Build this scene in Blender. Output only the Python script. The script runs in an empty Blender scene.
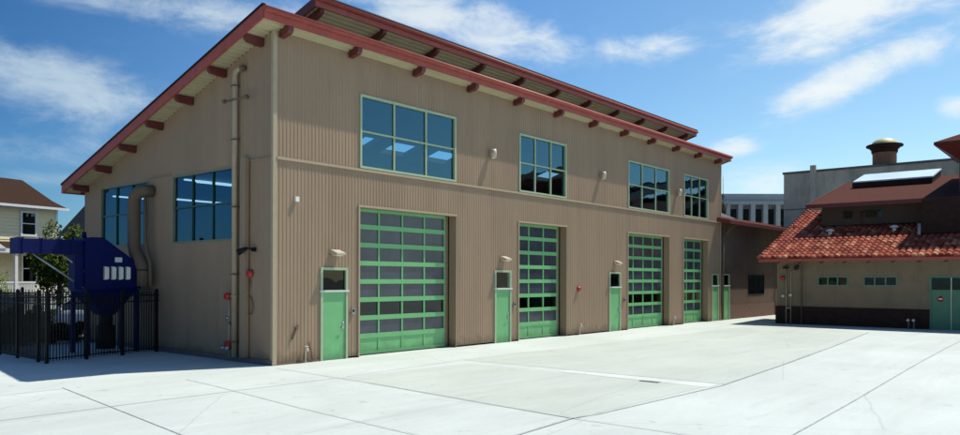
import bpy, bmesh, math, random
from mathutils import Vector, Matrix
random.seed(7)
S = bpy.context.scene
COL = S.collection
R = math.radians
pi = math.pi

# ------------------------------------------------------------------ mesh builder
class MB:
    def __init__(s):
        s.v = []; s.f = []; s.m = []; s.sm = []; s.mi = 0; s.smooth = False
    def mat(s, i): s.mi = i; return s
    def face(s, pts):
        n = len(s.v); s.v += [tuple(p) for p in pts]
        s.f.append(tuple(range(n, n + len(pts)))); s.m.append(s.mi); s.sm.append(s.smooth)
    def raw(s, vs, fs, sm=None):
        n = len(s.v); s.v += [tuple(p) for p in vs]
        for f in fs:
            s.f.append(tuple(i + n for i in f)); s.m.append(s.mi); s.sm.append(s.smooth if sm is None else sm)
    def box(s, x0, x1, y0, y1, z0, z1):
        if x0 > x1: x0, x1 = x1, x0
        if y0 > y1: y0, y1 = y1, y0
        if z0 > z1: z0, z1 = z1, z0
        v = [(x0,y0,z0),(x1,y0,z0),(x1,y1,z0),(x0,y1,z0),(x0,y0,z1),(x1,y0,z1),(x1,y1,z1),(x0,y1,z1)]
        s.raw(v, [(0,3,2,1),(4,5,6,7),(0,1,5,4),(1,2,6,5),(2,3,7,6),(3,0,4,7)], False)
        return s
    def prism(s, poly, d):      # poly: planar 3-D points, d: extrusion vector
        n = len(poly); d = Vector(d)
        a = [Vector(p) for p in poly]; b = [p + d for p in a]
        fs = [tuple(range(n))[::-1], tuple(range(n, 2*n))]
        fs += [(i, (i+1) % n, n + (i+1) % n, n + i) for i in range(n)]
        s.raw(a + b, fs, False); return s
    def tube(s, pts, r, n=10, cap=True):
        pts = [Vector(p) for p in pts]
        rs = r if isinstance(r, (list, tuple)) else [r]*len(pts)
        rings = []; up = None
        for i, p in enumerate(pts):
            t = (pts[min(i+1, len(pts)-1)] - pts[max(i-1, 0)]).normalized()
            if up is None:
                up = Vector((0,0,1)) if abs(t.z) < .9 else Vector((1,0,0))
            a = t.cross(up); a.normalize(); b = a.cross(t); b.normalize(); up = b
            rings.append([p + (a*math.cos(2*pi*k/n) + b*math.sin(2*pi*k/n))*rs[i] for k in range(n)])
        vs = [q for ring in rings for q in ring]; fs = []
        for i in range(len(pts)-1):
            for k in range(n):
                fs.append((i*n+k, i*n+(k+1) % n, (i+1)*n+(k+1) % n, (i+1)*n+k))
        s.raw(vs, fs, True)
        if cap:
            s.raw(rings[0], [tuple(range(n))], False); s.raw(rings[-1], [tuple(range(n))], False)
        return s
    def lathe(s, c, prof, n=20, axis='z'):
        vs = []; fs = []
        for (r, h) in prof:
            for k in range(n):
                a = 2*pi*k/n
                if axis == 'z': vs.append((c[0]+r*math.cos(a), c[1]+r*math.sin(a), c[2]+h))
                elif axis == 'y': vs.append((c[0]+r*math.cos(a), c[1]+h, c[2]+r*math.sin(a)))
                else: vs.append((c[0]+h, c[1]+r*math.cos(a), c[2]+r*math.sin(a)))
        for i in range(len(prof)-1):
            for k in range(n):
                fs.append((i*n+k, i*n+(k+1) % n, (i+1)*n+(k+1) % n, (i+1)*n+k))
        s.raw(vs, fs, True); return s
    def build(s, name, mats, parent=None, loc=None, rz=0, fix=True):
        me = bpy.data.meshes.new(name)
        me.from_pydata([tuple(p) for p in s.v], [], s.f)
        if not isinstance(mats, (list, tuple)): mats = [mats]
        for m in mats: me.materials.append(m)
        for p, i, sm in zip(me.polygons, s.m, s.sm):
            p.material_index = i; p.use_smooth = sm
        if fix:
            bm = bmesh.new(); bm.from_mesh(me)
            bmesh.ops.remove_doubles(bm, verts=bm.verts, dist=1e-5)
            bmesh.ops.recalc_face_normals(bm, faces=bm.faces)
            bm.to_mesh(me); bm.free()
        me.update()
        o = bpy.data.objects.new(name, me); COL.objects.link(o)
        if parent is not None: o.parent = parent
        if loc is not None: o.location = loc
        o.rotation_euler.z = rz
        return o

def empty(name, loc, label, cat, group=None, rz=0):
    o = bpy.data.objects.new(name, None); COL.objects.link(o)
    o.location = loc; o.rotation_euler.z = rz; o.empty_display_size = .3
    o['label'] = label; o['category'] = cat
    if group: o['group'] = group
    return o
def tag(o, label, cat, group=None, kind=None):
    o['label'] = label; o['category'] = cat
    if group: o['group'] = group
    if kind: o['kind'] = kind
    return o
def struct(o): o['kind'] = 'structure'; return o
def copy_tree(o, parent=None):
    c = o.copy(); COL.objects.link(c); c.parent = parent
    for ch in list(o.children): copy_tree(ch, c)
    return c

# ------------------------------------------------------------------ materials
def nm(name):
    m = bpy.data.materials.new(name); m.use_nodes = True
    nt = m.node_tree; b = nt.nodes['Principled BSDF']
    return m, nt, b
def mat(name, c, rough=.6, var=.12, scale=3., metal=0., bump=0., bscale=30., stain=0., stretch=(1,1,1), spec=.5, coat=0.):
    m, nt, b = nm(name); N = nt.nodes; L = nt.links
    b.inputs['Roughness'].default_value = rough; b.inputs['Metallic'].default_value = metal
    b.inputs['Specular IOR Level'].default_value = spec
    b.inputs['Coat Weight'].default_value = coat
    tc = N.new('ShaderNodeTexCoord'); mp = N.new('ShaderNodeMapping'); mp.inputs['Scale'].default_value = stretch
    L.new(tc.outputs['Object'], mp.inputs[0])
    n1 = N.new('ShaderNodeTexNoise'); n1.inputs['Scale'].default_value = scale; n1.inputs['Detail'].default_value = 6
    n1.inputs['Roughness'].default_value = .65
    L.new(mp.outputs[0], n1.inputs[0])
    mr = N.new('ShaderNodeMapRange'); mr.inputs['From Min'].default_value = .3; mr.inputs['From Max'].default_value = .7
    mr.inputs['To Min'].default_value = 1-var; mr.inputs['To Max'].default_value = 1+var
    L.new(n1.outputs[0], mr.inputs[0])
    mul = N.new('ShaderNodeMix'); mul.data_type = 'RGBA'; mul.blend_type = 'MULTIPLY'; mul.inputs[0].default_value = 1
    mul.inputs[6].default_value = (*c, 1); L.new(mr.outputs[0], mul.inputs[7])
    out = mul.outputs[2]
    if stain > 0:
        n2 = N.new('ShaderNodeTexNoise'); n2.inputs['Scale'].default_value = scale*.35; n2.inputs['Detail'].default_value = 8
        n2.inputs['Roughness'].default_value = .75
        mp2 = N.new('ShaderNodeMapping'); mp2.inputs['Scale'].default_value = (4, 4, .5); L.new(tc.outputs['Object'], mp2.inputs[0])
        L.new(mp2.outputs[0], n2.inputs[0])
        r2 = N.new('ShaderNodeMapRange'); r2.inputs['From Min'].default_value = .52; r2.inputs['From Max'].default_value = .7
        r2.inputs['To Max'].default_value = stain; L.new(n2.outputs[0], r2.inputs[0])
        mx = N.new('ShaderNodeMix'); mx.data_type = 'RGBA'; L.new(r2.outputs[0], mx.inputs[0])
        L.new(out, mx.inputs[6]); mx.inputs[7].default_value = (c[0]*.45, c[1]*.42, c[2]*.4, 1); out = mx.outputs[2]
    L.new(out, b.inputs['Base Color'])
    if bump > 0:
        n3 = N.new('ShaderNodeTexNoise'); n3.inputs['Scale'].default_value = bscale; n3.inputs['Detail'].default_value = 5
        L.new(tc.outputs['Object'], n3.inputs[0])
        bp = N.new('ShaderNodeBump'); bp.inputs['Strength'].default_value = bump; bp.inputs['Distance'].default_value = .01
        L.new(n3.outputs[0], bp.inputs['Height']); L.new(bp.outputs[0], b.inputs['Normal'])
    return m
def glass(name, tint, refl, base=.18, rough=.01, dark=(0,0,0)):
    m = bpy.data.materials.new(name); m.use_nodes = True; nt = m.node_tree; N = nt.nodes; L = nt.links
    N.clear(); o = N.new('ShaderNodeOutputMaterial')
    tr = N.new('ShaderNodeBsdfTransparent'); tr.inputs[0].default_value = (*tint, 1)
    gl = N.new('ShaderNodeBsdfGlossy'); gl.inputs['Color'].default_value = (*refl, 1); gl.inputs['Roughness'].default_value = rough
    lw = N.new('ShaderNodeFresnel'); lw.inputs[0].default_value = 1.5
    mr = N.new('ShaderNodeMapRange'); mr.inputs['To Min'].default_value = base; mr.inputs['To Max'].default_value = 1
    L.new(lw.outputs[0], mr.inputs[0])
    n = N.new('ShaderNodeTexNoise'); n.inputs['Scale'].default_value = .8
    tc = N.new('ShaderNodeTexCoord'); L.new(tc.outputs['Object'], n.inputs[0])
    bp = N.new('ShaderNodeBump'); bp.inputs['Strength'].default_value = .14; bp.inputs['Distance'].default_value = .05
    L.new(n.outputs[0], bp.inputs['Height']); L.new(bp.outputs[0], gl.inputs['Normal'])
    mx = N.new('ShaderNodeMixShader'); L.new(mr.outputs[0], mx.inputs[0]); L.new(tr.outputs[0], mx.inputs[1]); L.new(gl.outputs[0], mx.inputs[2])
    L.new(mx.outputs[0], o.inputs[0]); return m
def emit(name, c, s):
    m = bpy.data.materials.new(name); m.use_nodes = True; nt = m.node_tree; nt.nodes.clear()
    o = nt.nodes.new('ShaderNodeOutputMaterial'); e = nt.nodes.new('ShaderNodeEmission')
    e.inputs[0].default_value = (*c, 1); e.inputs[1].default_value = s; nt.links.new(e.outputs[0], o.inputs[0]); return m

M = {}
M['siding'] = mat('siding', (.322,.224,.146), .6, .07, 1.2, stain=.2, stretch=(1,1,.2), spec=.25)
def weather(m, sheet=.97, dirt=.5):
    nt = m.node_tree; N = nt.nodes; L = nt.links; b = N['Principled BSDF']; src = b.inputs['Base Color'].links[0].from_socket
    tc = N.new('ShaderNodeTexCoord'); sp = N.new('ShaderNodeSeparateXYZ'); L.new(tc.outputs['Object'], sp.inputs[0])
    def mm(op, a, c, d=None, cl=False):
        n = N.new('ShaderNodeMath'); n.operation = op; n.use_clamp = cl
        for i, x in enumerate((a, c, d)):
            if x is None: continue
            if isinstance(x, (int, float)): n.inputs[i].default_value = x
            else: L.new(x, n.inputs[i])
        return n.outputs[0]
    if sheet:
        sx = mm('FLOOR', mm('DIVIDE', mm('ADD', sp.outputs[0], sp.outputs[1]), sheet), 0)
        sz = mm('FLOOR', mm('DIVIDE', sp.outputs[2], 5.92), 0)
        cx = N.new('ShaderNodeCombineXYZ'); L.new(sx, cx.inputs[0]); L.new(sz, cx.inputs[1])
        wn = N.new('ShaderNodeTexWhiteNoise'); L.new(cx.outputs[0], wn.inputs[0])
        f1 = mm('MULTIPLY_ADD', wn.outputs[0], .09, .955)
    else: f1 = 1.0
    nz = N.new('ShaderNodeTexNoise'); nz.inputs['Scale'].default_value = 2.5; nz.inputs['Detail'].default_value = 6; L.new(tc.outputs['Object'], nz.inputs[0])
    h = mm('MULTIPLY_ADD', nz.outputs[0], 1.1, -.15)
    dd = mm('SUBTRACT', 1.0, mm('DIVIDE', sp.outputs[2], h, None, True), None, True)
    f2 = mm('SUBTRACT', 1.0, mm('MULTIPLY', dd, dirt))
    mx = N.new('ShaderNodeMix'); mx.data_type = 'RGBA'; mx.blend_type = 'MULTIPLY'; mx.inputs[0].default_value = 1
    L.new(src, mx.inputs[6]); L.new(mm('MULTIPLY', f2, f1), mx.inputs[7]); L.new(mx.outputs[2], b.inputs['Base Color'])
weather(M['siding'])
M['siding_trim'] = mat('siding_trim', (.40,.32,.21), .5, .06)
M['frame_green'] = mat('frame_green', (.38,.47,.30), .45, .06)
M['door_green'] = mat('door_green', (.16,.44,.18), .42, .07, 1.5, stain=.12)
weather(M['door_green'], 0, .45)
M['sash_green'] = mat('sash_green', (.015,.075,.06), .4, .05)
M['sash_frame'] = mat('sash_frame', (.17,.19,.12), .5, .06)
M['lintel'] = mat('lintel', (.6,.62,.55), .5, .05)
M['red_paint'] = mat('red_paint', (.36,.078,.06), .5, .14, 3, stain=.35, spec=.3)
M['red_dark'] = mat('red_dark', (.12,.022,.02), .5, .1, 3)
M['soffit'] = mat('soffit', (.42,.37,.23), .6, .08, 2)
M['roof_metal'] = mat('roof_metal', (.10,.10,.10), .6, .1, 2)
M['interior'] = mat('interior', (.06,.06,.06), .9, .1)
M['interior_floor'] = mat('interior_floor', (.12,.12,.12), .7, .1)
M['curb'] = mat('curb', (.13,.12,.11), .8, .2, 5, bump=.4)
M['glass_tint'] = glass('glass_tint', (.50,.72,.80), (.28,.54,.66), .22)
M['glass_side'] = glass('glass_side', (.40,.62,.72), (.22,.42,.58), .26)
M['glass_dark'] = glass('glass_dark', (.05,.08,.08), (.5,.55,.55), .05)
M['pane_frost'] = mat('pane_frost', (.042,.050,.070), .22, .35, .9, spec=.7, stain=.4)
M['black'] = mat('black_paint', (.008,.008,.009), .5, .1, spec=.2)
M['blue'] = mat('blue_enamel', (.001,.006,.085), .55, .12, 1.5, stain=.25, spec=.2)
M['galv'] = mat('galvanised', (.32,.33,.33), .45, .15, 4, metal=.6)
M['duct'] = mat('duct_paint', (.155,.11,.075), .7, .1, 2, spec=.2, stain=.3)
M['pipe_beige'] = mat('pipe_beige', (.36,.28,.19), .5, .08)
M['fire_red'] = mat('fire_red', (.42,.02,.02), .35, .1)
M['lamp_beige'] = mat('lamp_beige', (.50,.43,.33), .45, .05)
M['white'] = mat('white_paint', (.78,.78,.75), .5, .05)
M['steel'] = mat('steel', (.4,.4,.4), .3, .1, metal=.8)
M['slate'] = mat('slate', (.06,.07,.08), .8, .15, 2)
M['dark_wood'] = mat('dark_board', (.035,.018,.014), .8, .3, 4, spec=.2, stain=.3)
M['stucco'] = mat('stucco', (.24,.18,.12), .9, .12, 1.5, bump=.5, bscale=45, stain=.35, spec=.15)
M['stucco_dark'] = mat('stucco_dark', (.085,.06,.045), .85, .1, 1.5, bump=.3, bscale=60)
M['green_dull'] = mat('green_dull', (.07,.20,.12), .5, .1)
M['win_green'] = mat('win_green', (.10,.22,.16), .5, .1)
M['shingle'] = mat('shingle', (.095,.034,.024), .95, .4, 14, bump=.5, bscale=40, spec=.08)
M['concrete_wall'] = mat('concrete_wall', (.55,.50,.39), .9, .2, .9, bump=.3, stain=.75, spec=.15)
M['concrete_cap'] = mat('concrete_cap', (.14,.14,.14), .85, .3, 2, stain=.6)
M['copper_brown'] = mat('vent_brown', (.26,.135,.075), .6, .2, 2, stain=.4)
M['dome_yellow'] = mat('dome_yellow', (.62,.60,.26), .5, .12, 2)
M['skylight'] = mat('skylight_glass', (.62,.78,.84), .35, .1, 1.)
M['cream'] = mat('cream_board', (.86,.73,.46), .8, .05, spec=.2)
M['brown_roof'] = mat('brown_roof', (.045,.024,.016), .95, .3, 10, bump=.5, spec=.1)
M['gray_far'] = mat('gray_far', (.46,.47,.45), .8, .08, 1)
M['gray_roof'] = mat('gray_roof', (.22,.23,.24), .8, .1, 1)
M['bark'] = mat('bark', (.06,.045,.03), .9, .3, 8, bump=.5)
M['asphalt'] = mat('asphalt', (.05,.05,.052), .9, .25, 2, bump=.4, bscale=80)
M['car_white'] = mat('car_white', (.78,.78,.78), .3, .02, coat=.6)
M['car_silver'] = mat('car_silver', (.33,.35,.37), .3, .02, metal=.4, coat=.6)
M['rubber'] = mat('rubber', (.02,.02,.02), .8, .1)
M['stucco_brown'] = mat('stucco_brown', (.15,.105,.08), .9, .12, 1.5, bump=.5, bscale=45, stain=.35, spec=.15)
M['brick_band'] = mat('brick_band', (.15,.082,.06), .85, .2, 3)
M['lamp_strip'] = emit('lamp_strip', (.75,.9,1), 1.6)
M['vent_white'] = mat('vent_white', (.7,.66,.6), .6, .1)

# leaves
def leafmat(name, c1, c2):
    m, nt, b = nm(name); N = nt.nodes; L = nt.links
    g = N.new('ShaderNodeNewGeometry'); cr = N.new('ShaderNodeValToRGB')
    cr.color_ramp.elements[0].color = (*c1, 1); cr.color_ramp.elements[1].color = (*c2, 1)
    L.new(g.outputs['Random Per Island'], cr.inputs[0]); L.new(cr.outputs[0], b.inputs['Base Color'])
    b.inputs['Roughness'].default_value = .7; b.inputs['Specular IOR Level'].default_value = .12
    return m
M['leaf_dark'] = leafmat('leaf_dark', (.012,.022,.010), (.045,.07,.02))
M['leaf_mid'] = leafmat('leaf_mid', (.018,.04,.006), (.10,.14,.018))
M['leaf_lime'] = leafmat('leaf_lime', (.08,.12,.02), (.22,.26,.05))

# plaza concrete
def concrete(name, c, streak=.10):
    m, nt, b = nm(name); N = nt.nodes; L = nt.links
    tc = N.new('ShaderNodeTexCoord')
    def noise(sc, det, ro, mp=None, dist=0):
        n = N.new('ShaderNodeTexNoise'); n.inputs['Scale'].default_value = sc; n.inputs['Detail'].default_value = det
        n.inputs['Roughness'].default_value = ro; n.inputs['Distortion'].default_value = dist
        if mp:
            q = N.new('ShaderNodeMapping'); q.inputs['Scale'].default_value = mp; q.inputs['Rotation'].default_value = (0,0,R(4))
            L.new(tc.outputs['Object'], q.inputs[0]); L.new(q.outputs[0], n.inputs[0])
        else: L.new(tc.outputs['Object'], n.inputs[0])
        return n
    def rng(n, a, bb, lo, hi):
        r = N.new('ShaderNodeMapRange'); r.inputs['From Min'].default_value = a; r.inputs['From Max'].default_value = bb
        r.inputs['To Min'].default_value = lo; r.inputs['To Max'].default_value = hi; L.new(n.outputs[0], r.inputs[0]); return r
    a = rng(noise(.16, 5, .6, None, .6), .3, .7, 1-streak, 1+streak*.7)
    d = rng(noise(.5, 8, .7, (.35, 1.6, 1), 1.), .35, .75, 1.05, .90)
    e = rng(noise(9, 8, .75), .3, .8, 1.04, .93)
    st = rng(noise(1.3, 9, .8, None, 2.), .60, .72, 1, .88)
    # drips and tyre scuffs, thin cracks
    sp1 = rng(noise(2.2, 3, .5), .66, .72, 1, .82)
    sc = rng(noise(.55, 7, .75, (.25, 3.0, 1), .4), .57, .69, 1, .88)
    vo = N.new('ShaderNodeTexVoronoi'); vo.feature = 'DISTANCE_TO_EDGE'; vo.inputs['Scale'].default_value = .16
    wob = noise(1.2, 5, .6); vm = N.new('ShaderNodeMix'); vm.data_type = 'VECTOR'; vm.inputs[0].default_value = .18
    L.new(tc.outputs['Object'], vm.inputs[4]); L.new(wob.outputs['Color'], vm.inputs[5]); L.new(vm.outputs[1], vo.inputs['Vector'])
    cr = N.new('ShaderNodeMapRange'); cr.inputs['From Min'].default_value = .0; cr.inputs['From Max'].default_value = .0035
    cr.inputs['To Min'].default_value = .84; cr.inputs['To Max'].default_value = 1; L.new(vo.outputs['Distance'], cr.inputs[0])
    cur = None
    for r in (a, d, e, st, sp1, sc, cr):
        if cur is None: cur = r.outputs[0]; continue
        k = N.new('ShaderNodeMath'); k.operation = 'MULTIPLY'; L.new(cur, k.inputs[0]); L.new(r.outputs[0], k.inputs[1]); cur = k.outputs[0]
    mx = N.new('ShaderNodeMix'); mx.data_type = 'RGBA'; mx.blend_type = 'MULTIPLY'; mx.inputs[0].default_value = 1
    mx.inputs[6].default_value = (*c, 1); L.new(cur, mx.inputs[7]); L.new(mx.outputs[2], b.inputs['Base Color'])
    b.inputs['Roughness'].default_value = .75; b.inputs['Specular IOR Level'].default_value = .35
    n3 = noise(40, 5, .7); bp = N.new('ShaderNodeBump'); bp.inputs['Strength'].default_value = .25; bp.inputs['Distance'].default_value = .006
    L.new(n3.outputs[0], bp.inputs['Height']); L.new(bp.outputs[0], b.inputs['Normal'])
    return m
M['plaza'] = concrete('plaza_concrete', (.55,.60,.565))
M['slab_grey'] = concrete('slab_concrete_grey', (.50,.545,.49), .08)
M['slab_light'] = concrete('slab_concrete_light', (.61,.65,.61), .05)
M['joint'] = mat('joint', (.37,.395,.38), .9, .3, 4)
M['joint_fine'] = mat('joint_fine', (.42,.45,.43), .9, .3, 4)

# barrel tiles
def tilemat():
    m, nt, b = nm('clay_tiles'); N = nt.nodes; L = nt.links
    tc = N.new('ShaderNodeTexCoord'); sn = N.new('ShaderNodeVectorMath'); sn.operation = 'DIVIDE'
    sn.inputs[1].default_value = (.4, .3, 50); L.new(tc.outputs['Object'], sn.inputs[0])
    fl = N.new('ShaderNodeVectorMath'); fl.operation = 'FLOOR'; L.new(sn.outputs[0], fl.inputs[0])
    wn = N.new('ShaderNodeTexWhiteNoise'); L.new(fl.outputs[0], wn.inputs[0])
    cr = N.new('ShaderNodeValToRGB'); e = cr.color_ramp.elements
    e[0].color = (.17,.036,.022,1); e[1].color = (.52,.26,.15,1)
    e.new(.35).color = (.27,.058,.036,1); e.new(.78).color = (.38,.105,.062,1)
    L.new(wn.outputs[0], cr.inputs[0])
    n = N.new('ShaderNodeTexNoise'); n.inputs['Scale'].default_value = 1.2; n.inputs['Detail'].default_value = 7; L.new(tc.outputs['Object'], n.inputs[0])
    mr = N.new('ShaderNodeMapRange'); mr.inputs['From Min'].default_value = .3; mr.inputs['From Max'].default_value = .7
    mr.inputs['To Min'].default_value = .75; mr.inputs['To Max'].default_value = 1.2; L.new(n.outputs[0], mr.inputs[0])
    mx = N.new('ShaderNodeMix'); mx.data_type = 'RGBA'; mx.blend_type = 'MULTIPLY'; mx.inputs[0].default_value = 1
    L.new(cr.outputs[0], mx.inputs[6]); L.new(mr.outputs[0], mx.inputs[7]); L.new(mx.outputs[2], b.inputs['Base Color'])
    b.inputs['Roughness'].default_value = .8; b.inputs['Specular IOR Level'].default_value = .12
    return m
M['tiles'] = tilemat()

# ------------------------------------------------------------------ camera
cam = bpy.data.cameras.new('camera'); co = bpy.data.objects.new('camera', cam); COL.objects.link(co)
cam.sensor_width = 36; cam.lens = 756.017/960*36; cam.shift_y = (278.414-217.5)/960
cam.clip_start = .1; cam.clip_end = 3000
co.matrix_world = Matrix.Translation((-12.64, -18.275, 2.5)) @ Matrix.Rotation(R(-49.977), 4, 'Z') @ Matrix.Rotation(R(90), 4, 'X') @ Matrix.Rotation(R(.167), 4, 'Z')
S.camera = co

# ------------------------------------------------------------------ light and sky
SD = Vector((.52, -.215, 1)).normalized()          # towards the sun
sun = bpy.data.lights.new('sun', 'SUN'); sun.energy = 5.0; sun.angle = R(.5); sun.color = (1, .95, .84)
so = bpy.data.objects.new('sun', sun); COL.objects.link(so)
so.rotation_euler = SD.to_track_quat('Z', 'Y').to_euler(); so.location = (0, 0, 40)
W = bpy.data.worlds.new('World'); S.world = W; W.use_nodes = True
N = W.node_tree.nodes; L = W.node_tree.links; N.clear()
wo = N.new('ShaderNodeOutputWorld'); bg = N.new('ShaderNodeBackground'); L.new(bg.outputs[0], wo.inputs[0])
sky = N.new('ShaderNodeTexSky'); sky.sky_type = 'NISHITA'; sky.sun_disc = False
sky.sun_elevation = math.asin(SD.z); sky.sun_rotation = math.atan2(SD.x, SD.y)
sky.altitude = 0; sky.air_density = 1.0; sky.dust_density = .35; sky.ozone_density = 4.0
bg.inputs[1].default_value = .10
tc = N.new('ShaderNodeTexCoord'); sep = N.new('ShaderNodeSeparateXYZ'); L.new(tc.outputs['Generated'], sep.inputs[0])
def mth(op, a, b=None, c=None, clamp=False):
    n = N.new('ShaderNodeMath'); n.operation = op; n.use_clamp = clamp
    for i, x in enumerate((a, b, c)):
        if x is None: continue
        if isinstance(x, (int, float)): n.inputs[i].default_value = x
        else: L.new(x, n.inputs[i])
    return n.outputs[0]
az = mth('ARCTAN2', sep.outputs[0], sep.outputs[1]); el = mth('ARCSINE', sep.outputs[2])
# (azimuth, elevation, half width, half height, tilt, strength) in degrees; a bank of cloud in each direction
CL = [(20.6,12.4,5.8,1.8,-0.12,0.85),(18.9,13.9,3.2,0.7,0,0.5),(26.4,10.7,6.0,1.3,-0.25,0.55),(20.9,8.4,4.8,0.9,0,0.5),(20.9,6.4,4.2,0.5,0,0.4),(28.3,18.4,9.0,0.9,-0.02,0.8),(33.1,17.5,5.7,1.0,-0.3,0.55),(46.2,19.1,4.5,0.9,-0.1,0.85),(51.9,18.0,4.5,1.4,-0.15,0.95),(43.9,20.0,4.5,0.5,0,0.8),(62.3,16.8,3.2,0.8,0,0.7),(76.1,17.4,5.8,1.5,0.15,1.0),(72.9,16.3,3.1,0.9,0.3,0.8),(77.0,13.9,4.6,1.0,0.35,1.0),(82.1,10.9,1.0,0.6,0,0.8),(70.6,6.8,3.6,1.0,0,0.9),(68.5,9.4,1.5,0.6,0,0.7),(56.0,19.1,2.2,0.5,0,0.4),(80.7,15.2,2.7,0.8,0,0.5),
      (120,25,14,5,.1,.8),(150,20,20,5,-.1,.8),(190,30,20,8,.2,.8),(240,22,25,6,0,.8),(290,28,20,7,.2,.8),(330,20,16,6,0,.8)]
cb = N.new('ShaderNodeCombineXYZ'); L.new(az, cb.inputs[0]); L.new(mth('MULTIPLY', el, 2.2), cb.inputs[1])
n1 = N.new('ShaderNodeTexNoise'); n1.inputs['Scale'].default_value = 9; n1.inputs['Detail'].default_value = 12; n1.inputs['Roughness'].default_value = .66; n1.inputs['Distortion'].default_value = .35
L.new(cb.outputs[0], n1.inputs[0])
tot = None
for (a, e, wa, we, tl, st) in CL:
    a0 = R(a if a <= 180 else a-360)
    da = mth('SUBTRACT', az, a0); de = mth('SUBTRACT', el, R(e))
    de2 = mth('SUBTRACT', de, mth('MULTIPLY', da, tl))
    q = mth('ADD', mth('POWER', mth('ABSOLUTE', mth('DIVIDE', da, R(wa*1.25))), 2), mth('POWER', mth('ABSOLUTE', mth('DIVIDE', de2, R(we*1.35))), 2))
    g = mth('MULTIPLY', mth('EXPONENT', mth('MULTIPLY', q, -.9)), st)
    tot = g if tot is None else mth('MAXIMUM', tot, g)
dens = mth('SUBTRACT', mth('ADD', tot, mth('MULTIPLY', mth('SUBTRACT', n1.outputs[0], .5), 2.3)), .16)
sm = N.new('ShaderNodeMapRange'); sm.interpolation_type = 'SMOOTHSTEP'; sm.inputs['From Min'].default_value = -.08; sm.inputs['From Max'].default_value = 1.0
L.new(dens, sm.inputs[0])
fac = mth('MULTIPLY', sm.outputs[0], mth('MINIMUM', mth('MULTIPLY', tot, 2.0), .95))
cm = N.new('ShaderNodeMix'); cm.data_type = 'RGBA'; L.new(fac, cm.inputs[0])
hs = N.new('ShaderNodeHueSaturation'); hs.inputs['Saturation'].default_value = 1.12; hs.inputs['Value'].default_value = 1.0
L.new(sky.outputs[0], hs.inputs['Color'])
tn = N.new('ShaderNodeMix'); tn.data_type = 'RGBA'; tn.blend_type = 'MULTIPLY'; tn.inputs[0].default_value = 1
L.new(hs.outputs[0], tn.inputs[6])
# the sky is deep blue away from the sun and pale towards it
sh = Vector((SD.x, SD.y, 0)).normalized()
dt = N.new('ShaderNodeVectorMath'); dt.operation = 'DOT_PRODUCT'; L.new(tc.outputs['Generated'], dt.inputs[0]); dt.inputs[1].default_value = sh
rp = N.new('ShaderNodeValToRGB'); rp.color_ramp.interpolation = 'EASE'; L.new(mth('MULTIPLY_ADD', dt.outputs['Value'], .5, .5), rp.inputs[0])
e_ = rp.color_ramp.elements; e_[0].position = .40; e_[0].color = (.20,.37,.50,1); e_[1].position = .93; e_[1].color = (.92,.92,.80,1)
q_ = e_.new(.70); q_.color = (.62,.76,.80,1)
gn = N.new('ShaderNodeVectorMath'); gn.operation = 'SCALE'; L.new(rp.outputs[0], gn.inputs[0]); gn.inputs['Scale'].default_value = 1.75
L.new(gn.outputs[0], tn.inputs[7])
L.new(tn.outputs[2], cm.inputs[6])
rc = N.new('ShaderNodeValToRGB'); L.new(mth('MULTIPLY_ADD', dt.outputs['Value'], .5, .5), rc.inputs[0])
f_ = rc.color_ramp.elements; f_[0].position = .42; f_[0].color = (.42,.58,.74,1); f_[1].position = .80; f_[1].color = (.93,.99,1,1)
cs = N.new('ShaderNodeVectorMath'); cs.operation = 'SCALE'; L.new(rc.outputs[0], cs.inputs[0]); cs.inputs['Scale'].default_value = 9.6
L.new(cs.outputs[0], cm.inputs[7])
L.new(cm.outputs[2], bg.inputs[0])

# ------------------------------------------------------------------ ground
g = MB(); g.face([(-900,-900,0),(900,-900,0),(900,900,0),(-900,900,0)])
struct(g.build('ground', mat('far_ground', (.16,.16,.13), .95, .2, .2)))
def sheet(name, poly, z, m):
    b = MB(); b.face([(x, y, z) for x, y in poly]); return struct(b.build(name, m))
sheet('plaza', [(-60,-60),(75,-60),(75,13.2),(-60,13.2)], .004, M['plaza'])
sheet('road', [(-60,13.35),(75,13.35),(75,32),(-60,32)], .004, M['asphalt'])
k = MB(); k.box(-60, 75, 13.2, 13.35, 0, .13); struct(k.build('kerb', M['curb']))
sheet('slab_of_grey_concrete', [(-.42,-3.5),(4.15,-3.75),(4.1,-11.0),(-1.25,-10.9)], .008, M['slab_grey'])
sheet('slab_of_grey_concrete', [(4.75,-3.0),(29.2,-3.6),(26.0,-9.3),(10.4,-10.8),(4.85,-11.2)], .008, M['slab_grey'])
sheet('slab_of_light_concrete', [(4.22,-6.9),(4.74,-6.9),(4.72,-11.1),(4.1,-11.1)], .008, M['slab_light'])
def joint(pts, w, m='joint', z=.012):
    b = MB()
    for (a, c) in zip(pts, pts[1:]):
        a = Vector((*a, z)); c = Vector((*c, z)); d = (c-a).normalized(); n = Vector((-d.y, d.x, 0))*w/2
        b.face([a-n, c-n, c+n, a+n])
    return struct(b.build('pavement_joint', M[m]))
joint([(-5.63,-.1),(-6.5,-6.93),(-6.9,-12)], .03)
joint([(-14,-3.5),(-7.94,-3.46),(-3.38,-3.44),(-.42,-3.45)], .028, 'joint_fine', .016)
joint([(-12,-.45),(-6.96,-.34),(-5.7,-.28)], .022, 'joint_fine')
joint([(-3.1,-.9),(-3.24,-2.46),(-3.76,-6.33),(-4.06,-9.4),(-4.2,-12)], .022, 'joint_fine', .020)
joint([(-.3,-.6),(-.40,-2.3),(-.66,-5.44),(-1.04,-8.65),(-1.25,-10.9),(-1.3,-16)], .024, 'joint', .020)
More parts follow.
